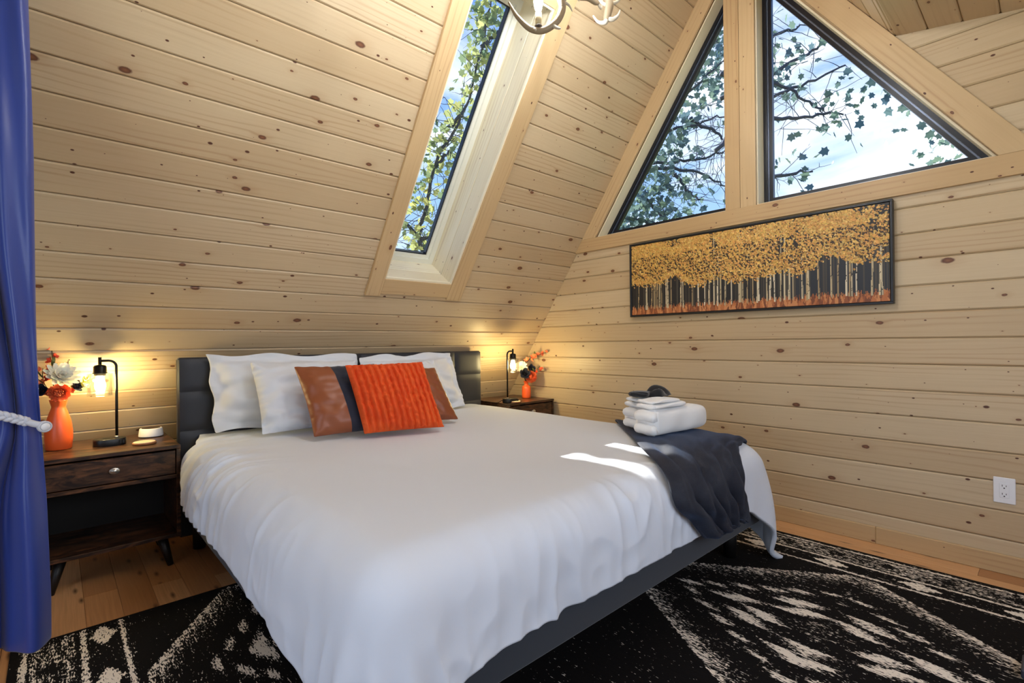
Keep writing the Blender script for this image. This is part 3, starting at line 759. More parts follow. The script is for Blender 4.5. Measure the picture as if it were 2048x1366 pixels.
pillow('sham_pillow', (1.47, 3.02, .625), (2.26, 2.98, .622), (2.235, 3.14, 1.035), (1.49, 3.12, 1.02), .085, PILLOW_M, 'large white flanged pillow sham against the right of the headboard', flange=.045, seed=5, wr=.006, pinch=.02)
pillow('bed_pillow', (.80, 2.82, .63), (1.38, 2.78, .63), (1.40, 2.99, 1.0), (.785, 2.985, 1.005), .085, PILLOW_M, 'plain white pillow directly behind the leather cushion with the navy stripe', seed=8, wr=.006, pinch=.035)
pillow('bed_pillow', (1.44, 2.80, .63), (2.02, 2.80, .63), (1.98, 2.98, .985), (1.42, 2.98, .99), .085, PILLOW_M, 'plain white pillow behind the orange cushion', seed=9, wr=.006, pinch=.035)
st = lambda: [(0, .40, 'leather_panel', LEATHER, 'brown leather panel'), (.40, .62, 'stripe_panel', NAVYSTRIPE, 'navy fabric stripe'), (.62, 1, 'leather_panel', LEATHER, 'brown leather panel')]
pillow('throw_cushion', (.955, 2.52, .635), (1.43, 2.42, .635), (1.38, 2.70, .985), (.925, 2.71, .985), .075, LEATHER, 'brown leather cushion with a navy stripe, left of the orange cushion', seed=11, wr=.002, pinch=.045, stripes=st())
pillow('throw_cushion', (1.42, 2.56, .635), (1.815, 2.47, .635), (1.80, 2.70, .945), (1.40, 2.76, .95), .07, LEATHER, 'brown leather cushion mostly hidden on the right of the orange cushion', seed=12, wr=.002, pinch=.045, stripes=st())
pillow('throw_cushion', (1.165, 2.395, .64), (1.575, 2.275, .64), (1.555, 2.46, .995), (1.125, 2.53, .99), .07, ORANGE_M, 'fluffy orange ribbed cushion in front of the other pillows', seed=14, wr=.003, pinch=.02, ribs=13, n=78)

# ------------------------------------------------------------------ throw blanket snapped on to the duvet
def throw():
    rowsL = [(2.82, 1.80, .42), (2.66, 1.84, .60), (2.50, 1.80, .66), (2.10, 1.42, .66), (1.80, 1.13, .66), (1.70, .98, .60), (1.68, .93, .50), (1.78, .92, .42), (1.88, .92, .33), (1.98, .92, .275)]
    rowsR = [(2.84, 1.06, .40), (2.76, 1.08, .52), (2.66, 1.07, .61), (2.50, 1.01, .645), (2.37, .985, .635), (2.29, .94, .58), (2.26, .92, .48), (2.26, .92, .40), (2.25, .92, .33), (2.20, .92, .265)]
    L = smooth_path(rowsL, 8); R = smooth_path(rowsR, 8); nv, nu = len(L), 60; G = np.zeros((nv, nu, 3))
    rng = np.random.default_rng(4); ns = smooth_grid(rng.normal(0, 1, (nv, nu)), 6)
    for i in range(nv):
        t = i/(nv-1)
        for j in range(nu):
            u = j/(nu-1); p = L[i].lerp(R[i], u)
            loc, no, idx, dist = DUVET_BVH.find_nearest(p)
            if no.z < -.2: no = -no
            ft = max(0, min(1, (t-.30)/.4))
            fold = abs(math.sin(u*math.pi*4.2+1.2*math.sin(t*5)+.6))**.8*.030*ft+abs(math.sin(u*math.pi*7.7+t*6))*.012*ft
            edge = min(1, min(u, 1-u)*14)
            q = loc+no*(.010+fold*edge+.010*float(ns[i, j])*2.0*edge+.004)
            G[i, j] = q
    G = smooth_grid(G, 1)
    o = grid_obj('throw_blanket', G, THROW_M, .010, 1, off=1)
    # outward = away from the bed
    me = o.data
    if sum(p.normal.z for p in me.polygons) < 0: me.flip_normals()
    tag(o, 'dark navy plush throw blanket gathered over the foot corner of the bed', 'blanket')
    return BVHTree.FromPolygons([Vector(v) for v in G.reshape(-1, 3)], [(i*nu+j, (i+1)*nu+j, (i+1)*nu+j+1, i*nu+j+1) for i in range(nv-1) for j in range(nu-1)])
THB = throw()

# ------------------------------------------------------------------ towels
def towel(name, base, yaw, Lx, Wy, H, mat, label, cat='towel', layers=4, seed=0, roundr=True, group=None):
    """towel folded in layers: long smooth wrap with the fold edges showing at the left end"""
    rng = np.random.default_rng(seed); root = empty(name, base, yaw); tag(root, label, cat, 'towels stacked on the throw')
    nseg, nx = 28, 22; V = []; Fc = []
    for i in range(nx):
        t = i/(nx-1); x = t*Lx; end = 1.0
        if t > .80: end = math.sqrt(max(0, 1-((t-.80)/.20)**2))*.45+.55
        if t < .03: end = .97
        for j in range(nseg):
            a = 2*math.pi*j/nseg; ca, sa = math.cos(a), math.sin(a); pw_ = .62
            y = math.copysign(abs(ca)**pw_, ca)*Wy/2*end; z = H/2+math.copysign(abs(sa)**pw_, sa)*H/2*end
            z += .004*math.sin(x*23+seed)*(sa > 0); y += .003*math.sin(x*31+a*2+seed)
            V.append((x, y, max(0, z)))
    for i in range(nx-1):
        for j in range(nseg): Fc.append((i*nseg+j, i*nseg+(j+1) % nseg, (i+1)*nseg+(j+1) % nseg, (i+1)*nseg+j))
    Fc += [tuple(reversed(range(nseg))), tuple(range((nx-1)*nseg, nx*nseg))]
    o = obj('wrap', V, Fc, mat, root, True); md = o.modifiers.new('s', 'SUBSURF'); md.levels = md.render_levels = 1
    lh = H/layers
    for k in range(layers):
        m = MB(); z0 = k*lh; n2 = 12; pts = []
        yy = np.linspace(-Wy/2*.9, Wy/2*.9, 9)
        path = [(.010-.004*rng.random()-.008*math.cos(y/Wy*3), y, z0+lh*.5+.003*math.sin(y*60+k)) for y in yy]
        m.tube(path, [lh*.42 if 0 < q < 8 else lh*.3 for q in range(9)], 8)
        m.build('fold_edge', mat, root, True)
    return root
def rest_z(x, y):
    h = THB.ray_cast(Vector((x, y, 2)), Vector((0, 0, -1)))
    h2 = DUVET_BVH.ray_cast(Vector((x, y, 2)), Vector((0, 0, -1)))
    return max(h[0].z if h[0] else 0, h2[0].z if h2[0] else 0)
tz = rest_z(2.25, 1.36)+.012
yw = math.radians(-6)
towel('bath_towel', (2.125, 1.355, tz), yw, .46, .135, .130, TERRY, 'white bath towel folded into a thick roll, nearest the camera', layers=2, seed=1)
towel('bath_towel', (2.255, 1.515, tz), yw, .36, .13, .115, TERRY, 'white bath towel folded at the back of the towel pile', layers=2, seed=2)
towel('hand_towel', (2.13, 1.36, tz+.131), yw, .27, .125, .024, TERRY, 'white folded hand towel on the front bath towel', layers=1, seed=3)
towel('hand_towel', (2.255, 1.515, tz+.116), yw, .20, .12, .027, TERRY, 'white folded hand towel on the rear bath towel', layers=1, seed=4)
towel('wash_cloth', (2.14, 1.365, tz+.1555), yw, .22, .115, .018, TERRY, 'white folded wash cloth second from the top of the front pile', layers=1, seed=5)
towel('wash_cloth', (2.262, 1.515, tz+.1435), yw, .16, .11, .020, TERRY, 'white folded wash cloth on top of the rear pile', layers=1, seed=6)
towel('makeup_cloth', (2.21, 1.45, tz+.175), yw+.5, .13, .10, .024, BLACKTERRY, 'black folded cloth lying flat on the white towels', 'towel', 1, 7)
def crumple(name, base, mat, label, w, d, h, yaw):
    root = empty(name, base, yaw); tag(root, label, 'towel', 'towels stacked on the throw'); n = 16; V = []; Fc = []
    for i in range(n+1):
        for j in range(n+1):
            u, v = i/n, j/n; e = (1-abs(2*u-1)**3)*(1-abs(2*v-1)**3)
            V.append(((u-.5)*w, (v-.5)*d, (h*(.55+.45*math.sin(u*7+v*4))*e**.5)))
    Fc = [(i*(n+1)+j, (i+1)*(n+1)+j, (i+1)*(n+1)+j+1, i*(n+1)+j+1) for i in range(n) for j in range(n)]
    o = obj('cloth', V, Fc, mat, root, True); o.modifiers.new('t', 'SOLIDIFY').thickness = .006
crumple('makeup_cloth', (2.35, 1.43, tz+.177), BLACKTERRY, 'black rumpled cloth sticking up at the top of the towel pile', .15, .11, .055, .2)

# ------------------------------------------------------------------ nightstands
def nightstand(x0, x1, label, group=None):
    cx = (x0+x1)/2; root = empty('nightstand', (cx, 3.19, 0)); tag(root, label, 'nightstand', 'pair of rustic nightstands')
    w = x1-x0; hw = w/2; fy, by = 2.975-3.19, 3.40-3.19; t = .018
    MB().box(-hw, hw, fy, 3.50-3.19, .587, .605, .002).build('top', RUSTIC, root)
    for s_ in (-1, 1):
        xa = -hw if s_ < 0 else hw-t; MB().box(xa, xa+t, fy+.004, by, .145, .5865, .0015).build('side_panel', RUSTIC, root)
    MB().box(-hw+t, hw-t, fy+.006, by, .145, .163, .0015).build('bottom_panel', RUSTIC, root)
    MB().box(-hw+t, hw-t, fy+.006, by, .440, .458, .0015).build('shelf', RUSTIC, root)
    MB().box(-hw+t, hw-t, by-.008, by-.002, .164, .586).build('back_panel', DARKIN, root)
    dr = MB().box(-hw+t+.003, hw-t-.003, fy+.010, fy+.028, .462, .578, .002).build('drawer', RUSTIC, root)
    k = MB(); pr = [(.008, 0), (.007, .010), (.016, .016), (.0185, .021), (.0155, .0245), (.013, .0235), (.011, .027), (.006, .0295), (.0005, .030)]
    m = MB().lathe(pr, 0, 0, 20); m.v = [(-v[0]*1.15, fy+.010-v[2], .521+v[1]*.85) for v in m.v]; m.build('knob', STEEL, dr, True)
    for sx_ in (-1, 1):
        for sy_, yy in ((-1, fy+.06), (1, by-.05)):
            m = MB().tube([(sx_*(hw-.075), yy, .146), (sx_*(hw-.040), yy+sy_*.020, .001)], [.024, .013], 14); m.build('leg', BLACKWOOD, root, True)
    return root
nightstand(-.062, .462, 'rustic dark wood nightstand left of the bed by the curtain')
nightstand(2.70, 3.225, 'rustic dark wood nightstand right of the bed in the corner')

# ------------------------------------------------------------------ lamps
def lamp(px, py, sgn, label, cord):
    root = empty('table_lamp', (px, py, .605)); tag(root, label, 'lamp', 'pair of bedside lamps')
    m = MB(); prof = []
    n = 40; V = []
    for z, sc in ((0, .97), (.003, 1), (.030, 1), (.034, .96), (.0345, .5)):
        for i in range(n):
            a = 2*math.pi*i/n; ca, sa = math.cos(a), math.sin(a)
            V.append((-sgn*.028*-1*-1+math.copysign(abs(ca)**.75, ca)*.066*sc, math.copysign(abs(sa)**.75, sa)*.048*sc, z))
    Fc = [(j*n+i, j*n+(i+1) % n, (j+1)*n+(i+1) % n, (j+1)*n+i) for j in range(4) for i in range(n)]+[tuple(range(4*n, 5*n))]
    V = [(v[0]+(0 if sgn < 0 else 2*.028), v[1], v[2]) for v in V] if False else V
    bx = -.028 if sgn < 0 else .028
    V = [(v[0]-(-sgn*.028*-1*-1)+bx, v[1], v[2]) for v in V]
    b = MB().add(V, Fc).build('base', BLACKPLASTIC, root)
    for f in b.data.polygons: f.use_smooth = abs(f.normal.z) < .5
    MB().box(bx+sgn*.0-.030, bx+.012, -.018, .002, .0346, .0356).build('switch_plate', BLACKMETAL, b)
    for k in (0, 1): MB().box(bx+.036+k*.011, bx+.044+k*.011, -.0495+.004*k, -.040, .010, .026).build('usb_port', SLOTBLACK, b)
    top = .425; ax = sgn*.064; pts = [(0, 0, .034), (0, 0, .20), (0, 0, top-.03)]
    for q in range(1, 7):
        a = q/6*math.pi/2; pts.append((sgn*.030*(1-math.cos(a)), 0, top-.030+.030*math.sin(a)))
    pts.append((ax, 0, top)); MB().tube(pts, .0062, 12).build('pole', BLACKMETAL, root, True)
    MB().lathe([(.010, .034), (.011, .040), (.0065, .044)], 0, 0, 16).build('pole_collar', STEEL, root, True)
    MB().lathe([(.0075, .400), (.0075, .443)], ax, 0, 14).build('stem', BLACKMETAL, root, True)
    MB().lathe([(.012, .405), (.022, .402), (.0265, .396), (.027, .368), (.030, .366), (.030, .362), (.024, .360), (.024, .352), (.016, .350)], ax, 0, 28).build('socket_cup', BLACKMETAL, root, True)
    sh = MB(); r = .052; sh.lathe([(.024, .362), (r-.004, .363), (r, .358), (r, .252), (r-.002, .2505), (r-.004, .252), (r-.004, .357), (.024, .3585)], ax, 0, 40, cap=False); sh.build('glass_shade', GLASS, root, True)
    MB().lathe([(.011, .352), (.012, .340), (.020, .318), (.0225, .300), (.019, .284), (.010, .273), (.002, .270)], ax, 0, 22).build('bulb', BULB, root, True)
    if cord:
        MB().tube(smooth_path([(bx-.060, .01, .012), (bx-.080, .015, .020), (bx-.105, .03, .006), (bx-.12, .08, .0035), (bx-.12, .2, .0035)], 6), .0028, 8).build('cord', BLACKPLASTIC, root, True)
    return root
lamp(.228, 3.225, -1, 'black metal table lamp with clear glass shade left of the bed', False)
lamp(2.752, 3.06, 1, 'black metal table lamp with clear glass shade right of the bed', True)

# ------------------------------------------------------------------ small things on the nightstands
def vase(x, y, prof, label):
    root = MB().lathe(prof, 0, 0, 40, cap=False); V = root.v
    o = root.build('vase', VASEO, None, True); o.location = (x, y, .605); tag(o, label, 'vase', 'orange vases'); md = o.modifiers.new('t', 'SOLIDIFY'); md.thickness = .003; return o
vase(.010, 3.275, [(.001, .001), (.046, .001), (.049, .004), (.053, .05), (.053, .085), (.047, .135), (.036, .175), (.028, .198), (.0265, .206), (.029, .216), (.034, .236), (.0345, .240)], 'tall orange vase with a flared neck on the left nightstand')
vase(3.105, 3.20, [(.001, .001), (.033, .001), (.036, .004), (.037, .02), (.037, .085), (.035, .098), (.026, .108), (.017, .114), (.014, .122), (.016, .135), (.022, .150), (.023, .153)], 'short orange bottle vase on the right nightstand')
WHITEP = plain('ivory_petal', srgb(244, 236, 218), .6, Subsurface_Weight=.15); ORP = plain('orange_petal', srgb(240, 122, 74), .6); REDP = plain('red_orange_petal', srgb(206, 62, 26), .55); NAVYP = plain('midnight_petal', srgb(30, 32, 48), .6)
GREENL = plain('olive_leaf', srgb(76, 84, 40), .6); YELL = plain('yellow_green_leaf', srgb(196, 190, 80), .6); STEMM = plain('brown_stem', srgb(72, 58, 34), .7)
def petal(m, base, d, up, L, w, curl=.3, n=5):
    d = Vector(d).normalized(); up = Vector(up); s_ = d.cross(up).normalized(); up = s_.cross(d).normalized(); base = Vector(base); V = []
    for i in range(n+1):
        t = i/n; wd = w*math.sin(math.pi*min(.96, (.12+.80*t)))**.8; c = base+d*(L*t)+up*(curl*L*t*t)
        for k in (-1, 0, 1): V.append(c+s_*wd*k*.5+up*(abs(k)*.15*wd))
    m.add(V, [(i*3+k, i*3+k+1, (i+1)*3+k+1, (i+1)*3+k) for i in range(n) for k in (0, 1)])
def ax_frame(d):
    d = Vector(d).normalized(); a = d.orthogonal().normalized(); return d, a, d.cross(a)
def stem(root, pts, base, r=.0022): 
    MB().tube([Vector(p)-Vector(base) for p in smooth_path(pts, 6)], r, 7).build('stem', STEMM, root, True)
def bloom(name, kind, c, face, size, foot, label):
    root = empty(name, foot); tag(root, label, 'flower', 'blooms in the orange vases'); B = Vector(foot); c = Vector(c); d, a, b = ax_frame(face)
    stem(root, [B, B.lerp(c, .5)+Vector((0, 0, .01)), c-d*.005], B); rnd = random.Random(hash(label) % 999)
    rnd = random.Random(len(label)*7+int(size*1000))
    if kind == 'dahlia':
        for ring_, (n, tilt, ln, wd) in enumerate(((12, .15, 1.0, .42), (12, .42, .92, .42), (10, .75, .75, .38), (8, 1.1, .5, .3), (6, 1.35, .34, .24))):
            for i in range(n):
                m = MB(); t = 2*math.pi*(i+.5*(ring_ % 2))/n+rnd.uniform(-.1, .1); rad = a*math.cos(t)+b*math.sin(t)
                petal(m, c-B+rad*.006, rad*math.cos(tilt)+d*math.sin(tilt), d, size*ln*rnd.uniform(.9, 1.05), size*wd, .22); m.build('petal', WHITEP, root, True)
    elif kind == 'mum':
        m = MB()
        for i in range(340):
            z = 1-2*(i+.5)/340; 
            if z < -.55: continue
            ph = i*2.39996; q = math.sqrt(1-z*z); dr = (a*math.cos(ph)+b*math.sin(ph))*q+d*z
            petal(m, c-B+dr*size*.55, dr, d if abs(z) < .9 else a, size*.50*rnd.uniform(.8, 1.15), size*.24, .45, 3)
        m2 = MB(); m2.lathe([(size*.62*math.sin(math.pi*q/10)+.0002, size*.62*math.cos(math.pi*q/10)) for q in range(11)], 0, 0, 16); m2.v = [Vector(v)+c-B for v in m2.v]; m2.build('core', ORP, root, True)
        o = m.build('florets', ORP, root, True); o['kind'] = 'stuff'
    elif kind == 'rose':
        for ring_, (n, tilt, ln, off) in enumerate(((5, .35, 1.0, .25), (5, .7, .9, .2), (4, 1.0, .8, .12), (3, 1.25, .7, .05))):
            for i in range(n):
                m = MB(); t = 2*math.pi*(i+.5*(ring_ % 2))/n; rad = a*math.cos(t)+b*math.sin(t)
                petal(m, c-B+rad*size*off, rad*math.cos(tilt)+d*math.sin(tilt), d, size*ln, size*.95, .35); m.build('petal', NAVYP, root, True)
    return root
def sprig(name, pts, foot, label, mat, leafmat, size, seed, nfl):
    root = empty(name, foot); tag(root, label, 'flower', 'sprays in the orange vases'); B = Vector(foot); P_ = smooth_path([foot]+pts, 8); stem(root, [foot]+pts, foot, .0016); rnd = random.Random(seed)
    n = len(P_)
    for i in range(nfl):
        k = int(n*(.38+.60*i/max(1, nfl-1)))-1; p = P_[min(k, n-1)]; sz = size*(1.0-.45*i/nfl); m = MB(); d = Vector((rnd.uniform(-1, 1), rnd.uniform(-1, .3), rnd.uniform(-.2, .8))).normalized()
        _, a, b = ax_frame(d)
        for j in range(5):
            t = 2*math.pi*j/5; petal(m, p-B+d*.004, (a*math.cos(t)+b*math.sin(t))*.8+d*.6, d, sz, sz*.7, .1, 3)
        m.build('blossom', mat, root, True)
    for i in range(3):
        p = P_[int(n*(.35+.12*i))]; m = MB(); petal(m, p-B, (rnd.uniform(-1, 1), -.4, .7), (0, 0, 1), size*1.5, size*.55, .2); m.build('leaf', leafmat, root, True)
VF = (.010, 3.275, .812); VT = lambda x, y, z: (x, y, z)
bloom('dahlia', 'dahlia', (.018, 3.235, .955), (.30, -.75, .60), .070, VF, 'white dahlia bloom above the left orange vase')
bloom('chrysanthemum', 'mum', (.014, 3.235, .882), (0, -.95, .15), .040, VF, 'round orange chrysanthemum at the neck of the left vase')
bloom('rose', 'rose', (-.048, 3.245, .893), (-.4, -.8, .3), .030, VF, 'midnight blue rose between the curtain and the orange chrysanthemum')
bloom('rose', 'rose', (.070, 3.26, .905), (.6, -.7, .3), .028, VF, 'midnight blue rose right of the left orange chrysanthemum')
sprig('blossom_spray', [(-.012, 3.27, .95), (-.010, 3.27, 1.03), (-.014, 3.265, 1.11)], VF, 'upright red-orange blossom spray in the left vase', REDP, GREENL, .030, 3, 7)
sprig('blossom_spray', [(-.04, 3.27, .93), (-.044, 3.26, 1.00)], VF, 'short orange blossom spray beside the curtain', ORP, GREENL, .028, 4, 4)
sprig('leaf_spray', [(.06, 3.26, .90), (.115, 3.25, .93), (.155, 3.24, .955)], VF, 'yellow green leaf spray reaching towards the left lamp', YELL, YELL, .022, 5, 4)
sprig('leaf_spray', [(.06, 3.26, .89), (.11, 3.25, .905), (.135, 3.24, .93)], VF, 'orange tipped leaf spray below the yellow green one', ORP, YELL, .018, 9, 3)
sprig('twig', [(.035, 3.27, .95), (.045, 3.27, 1.01), (.046, 3.27, 1.035)], VF, 'thin dark twig behind the white dahlia', STEMM, GREENL, .008, 6, 4)
VF2 = (3.105, 3.20, .735)
bloom('dahlia', 'dahlia', (3.05, 3.21, .880), (-.6, -.7, .5), .056, VF2, 'small white bloom behind the right lamp shade')
bloom('rose', 'rose', (3.05, 3.165, .825), (-.55, -.8, .2), .046, VF2, 'grey blue rose above the right vase')
bloom('rose', 'rose', (3.13, 3.17, .860), (-.1, -.9, .4), .040, VF2, 'dark navy rose behind the right chrysanthemum')
bloom('chrysanthemum', 'mum', (3.115, 3.15, .795), (-.35, -.9, .1), .050, VF2, 'round orange chrysanthemum in the right vase')
sprig('blossom_spray', [(3.10, 3.20, .90), (3.15, 3.17, .96), (3.20, 3.12, .99), (3.22, 3.06, 1.01)], VF2, 'long orange blossom spray leaning to the gable wall', ORP, GREENL, .036, 13, 8)
sprig('blossom_spray', [(3.15, 3.14, .84), (3.18, 3.08, .865)], VF2, 'short red-orange blossom spray low on the right vase', REDP, GREENL, .034, 14, 4)
sprig('blossom_spray', [(3.06, 3.22, .87), (3.055, 3.22, .935)], VF2, 'single orange blossom above the small white bloom', ORP, GREENL, .030, 15, 2)
WOODC = plain('pale_wood_coaster', srgb(226, 206, 176), .5); CORK = plain('wood_coaster_edge', srgb(150, 96, 58), .5)
def coaster(x, y, label):
    root = empty('coaster', (x, y, .605)); tag(root, label, 'coaster', 'round coasters')
    MB().lathe([(.049, .001), (.051, .003), (.051, .009), (.050, .010)], 0, 0, 36).build('disc', CORK, root, True)
    MB().lathe([(.046, .0101), (.046, .0125), (.0455, .013)], 0, 0, 36).build('top_disc', WOODC, root)
coaster(.330, 3.125, 'round wooden coaster in front of the white sound machine'); coaster(2.80, 3.02, 'round wooden coaster beside the right lamp base')
wn_ = empty('sound_machine', (.385, 3.36, .605)); tag(wn_, 'small white sound machine with dark top on the left nightstand', 'speaker')
MB().lathe([(.048, .0005), (.050, .004)], 0, 0, 40).build('foot', BLACKPLASTIC, wn_, True)
MB().lathe([(.056, .004), (.057, .008), (.052, .044), (.050, .047), (.043, .0475)], 0, 0, 40).build('body', WHITEPL, wn_, True)
MB().lathe([(.043, .0470), (.042, .0485), (.002, .0487)], 0, 0, 40).build('speaker_mesh', plain('brown_grille', srgb(60, 46, 40), .7), wn_)

# ------------------------------------------------------------------ framed print
def picture():
    ya, yb, za, zb = .565, 2.178, 1.285, 1.833; root = empty('framed_print', (XG-.02, (ya+yb)/2, za)); tag(root, 'long black framed print of golden aspen trees on the gable wall', 'picture')
    B = Vector((XG-.02, (ya+yb)/2, za)); xf = XG-.042; fr = .012
    FR = plain('black_frame', srgb(22, 23, 28), .35)
    for nm, b in (('frame_rail', (ya, yb, za, za+fr)), ('frame_rail', (ya, yb, zb-fr, zb)), ('frame_stile', (ya, ya+fr, za+fr, zb-fr)), ('frame_stile', (yb-fr, yb, za+fr, zb-fr))):
        m = MB().box(xf, XG-.0005, b[0], b[1], b[2], b[3], .0015); m.v = [Vector(v)-B for v in m.v]; m.build(nm, FR, root)
    m = MB().box(XG-.012, XG-.002, ya+fr, yb-fr, za+fr, zb-fr); m.v = [Vector(v)-B for v in m.v]; m.build('backing', FR, root)
    # canvas: printed colour fields, u from the viewer's left (high y) to right
    y0, y1, z0, z1 = yb-fr-.003, ya+fr+.003, za+fr+.003, zb-fr-.003; Wd = y0-y1; Hd = z1-z0; xc = XG-.036
    m = MB().box(xc+.0006, XG-.013, y1, y0, z0, z1); m.v = [Vector(v)-B for v in m.v]; m.build('canvas', plain('dark_canvas', srgb(34, 32, 32), .6), root)
    rnd = random.Random(21); NU, NV = 460, 156; img = np.zeros((NU, NV, 4)); img[..., 3] = 1
    def poly(pts, col, lay):
        q = np.array(pts)*(NU, NV); i0, j0 = np.maximum(np.floor(q.min(0)-.5), 0).astype(int); i1, j1 = np.minimum(np.ceil(q.max(0)+.5), (NU, NV)).astype(int)
        if i1 <= i0 or j1 <= j0: return
        gx, gy = np.meshgrid(np.arange(i0, i1)+.5, np.arange(j0, j1)+.5, indexing='ij'); m = np.ones(gx.shape, bool); n = len(q)
        ar = sum(q[k][0]*q[(k+1) % n][1]-q[(k+1) % n][0]*q[k][1] for k in range(n)); sg = 1 if ar > 0 else -1
        for k in range(n):
            (x1, y1), (x2, y2) = q[k], q[(k+1) % n]; m &= sg*((x2-x1)*(gy-y1)-(y2-y1)*(gx-x1)) >= -.25*math.hypot(x2-x1, y2-y1)
        img[i0:i1, j0:j1][m] = col
    hr = Hd/Wd
    poly([(0, 0), (1, 0), (1, 1), (0, 1)], srgb(30, 29, 31), 0)
    poly([(.7, .1), (1, .1), (1, .5), (.7, .5)], srgb(38, 42, 50), 1)
    for i in range(60): u = rnd.random(); w = rnd.uniform(.0015, .003); poly([(u, .08), (u+w, .08), (u+w, rnd.uniform(.4, .7)), (u, .6)], srgb(70, 64, 56), 2)
    for i in range(900):
        u = rnd.random(); h = rnd.uniform(.04, .13); c = rnd.choice([srgb(176, 104, 58), srgb(146, 82, 46), srgb(196, 130, 80), srgb(120, 66, 40)]); poly([(u-.006, 0), (u+.006, 0), (u+rnd.uniform(-.006, .006), h)], c, 3)
    trunks = [.035, .075, .082, .105, .118, .128, .137, .146, .158, .18, .188, .205, .25, .262, .305, .33, .36, .378, .40, .415, .43, .447, .475, .505, .512, .52, .538, .56, .575, .582, .612, .622, .64, .66, .675, .69, .705, .735, .75, .758, .79, .83, .85, .875, .884, .892, .905, .948, .97, .978]
    for u in trunks:
        w = rnd.uniform(.003, .0062) if u not in (.75,) else .009; lean = rnd.uniform(-.006, .006); top = rnd.uniform(.62, .95); b = rnd.uniform(.06, .09)
        c = rnd.choice([srgb(206, 190, 156), srgb(188, 170, 134), srgb(222, 208, 180), srgb(176, 152, 112)])
        poly([(u, b), (u+w, b), (u+w*.8+lean, top), (u+w*.15+lean, top)], c, 4)
        poly([(u+w*.7, b), (u+w, b), (u+w*.8+lean, top), (u+w*.62+lean, top)], tuple(x*.55 for x in c[:3])+(1,), 5)
        for q in range(5):
            t = rnd.uniform(.05, .9); uu = u+lean*t; vv = b+(top-b)*t; poly([(uu+w*.1, vv), (uu+w*.6, vv+.004), (uu+w*.5, vv+.012)], srgb(60, 52, 44), 6)
    cols = [srgb(208, 170, 88), srgb(194, 152, 70), srgb(216, 182, 108), srgb(202, 144, 74), srgb(170, 124, 58), srgb(208, 154, 84)]
    clumps = [(rnd.random(), rnd.uniform(.40, 1.02), rnd.uniform(.02, .05)) for _ in range(300)]+[(rnd.uniform(0, .35), rnd.uniform(.5, .95), .05) for _ in range(40)]
    for i in range(26000):
        cu, cv, r_ = rnd.choice(clumps); u = cu+rnd.gauss(0, r_*.5); v = cv+rnd.gauss(0, r_*1.3)
        lim = .42+.10*math.sin(u*9)+.07*math.sin(u*31+1)
        if rnd.random() < .3 and v < .8: poly([(u, v), (u+.006, v), (u+.006, v+.02), (u, v+.02)], srgb(60, 42, 28), 6) if v > lim else None
        if not (0 < u < 1 and v < 1) or v < lim-abs(rnd.gauss(0, .06)): continue
        s_ = rnd.uniform(.0018, .0042); a = rnd.uniform(0, 6.28); c = rnd.choice(cols); kk = rnd.uniform(.75, 1.25); c = tuple(x*kk for x in c[:3])+(1,)
        poly([(u+s_*math.cos(a+q*1.571+.3*(q % 2)), v+s_/hr*math.sin(a+q*1.571)) for q in range(4)], c, 7+(i % 6))
    n = N('printed_ink'); at = n.n('ShaderNodeAttribute', attribute_name='ink').outputs['Color']; mat = n.bsdf(at, .5)
    V = [Vector((xc, y0-u/NU*Wd, z0+v/NV*Hd))-B for u in range(NU+1) for v in range(NV+1)]
    Fc = [(u*(NV+1)+v, (u+1)*(NV+1)+v, (u+1)*(NV+1)+v+1, u*(NV+1)+v+1) for u in range(NU) for v in range(NV)]
    o = obj('print_surface', V, Fc, mat, root); a = o.data.attributes.new('ink', 'FLOAT_COLOR', 'FACE'); a.data.foreach_set('color', img.reshape(-1, 4).ravel())
picture()

# ------------------------------------------------------------------ wall outlet
ol = empty('wall_outlet', (XG, .164, .388)); tag(ol, 'white double wall outlet low on the gable wall', 'outlet')
MB().box(-.006, 0, -.0375, .0375, -.060, .060, .0025).build('cover_plate', WHITEPL, ol)
rc = MB().box(-.0078, -.006, -.0165, .0165, -.0335, .0335, .0008).build('receptacle', WHITEPL, ol)
for zc in (.019, -.019):
    for yy, h in ((.0065, .009), (-.0065, .0075)): MB().box(-.0082, -.0078, yy-.001, yy+.001, zc-.001, zc-.001+h).build('slot', SLOTBLACK, rc)
    m = MB().lathe([(.0028, 0), (.0028, .0004)], 0, 0, 12); m.v = [(-.0078-v[2], v[0], zc-.0075+v[1]) for v in m.v]; m.build('ground_hole', SLOTBLACK, rc)
for zc in (.048, -.048):
    m = MB().lathe([(.0028, 0), (.0024, .0008)], 0, 0, 12); m.v = [(-.006-v[2], v[0], zc+v[1]) for v in m.v]; m.build('screw', WHITEPL, ol)

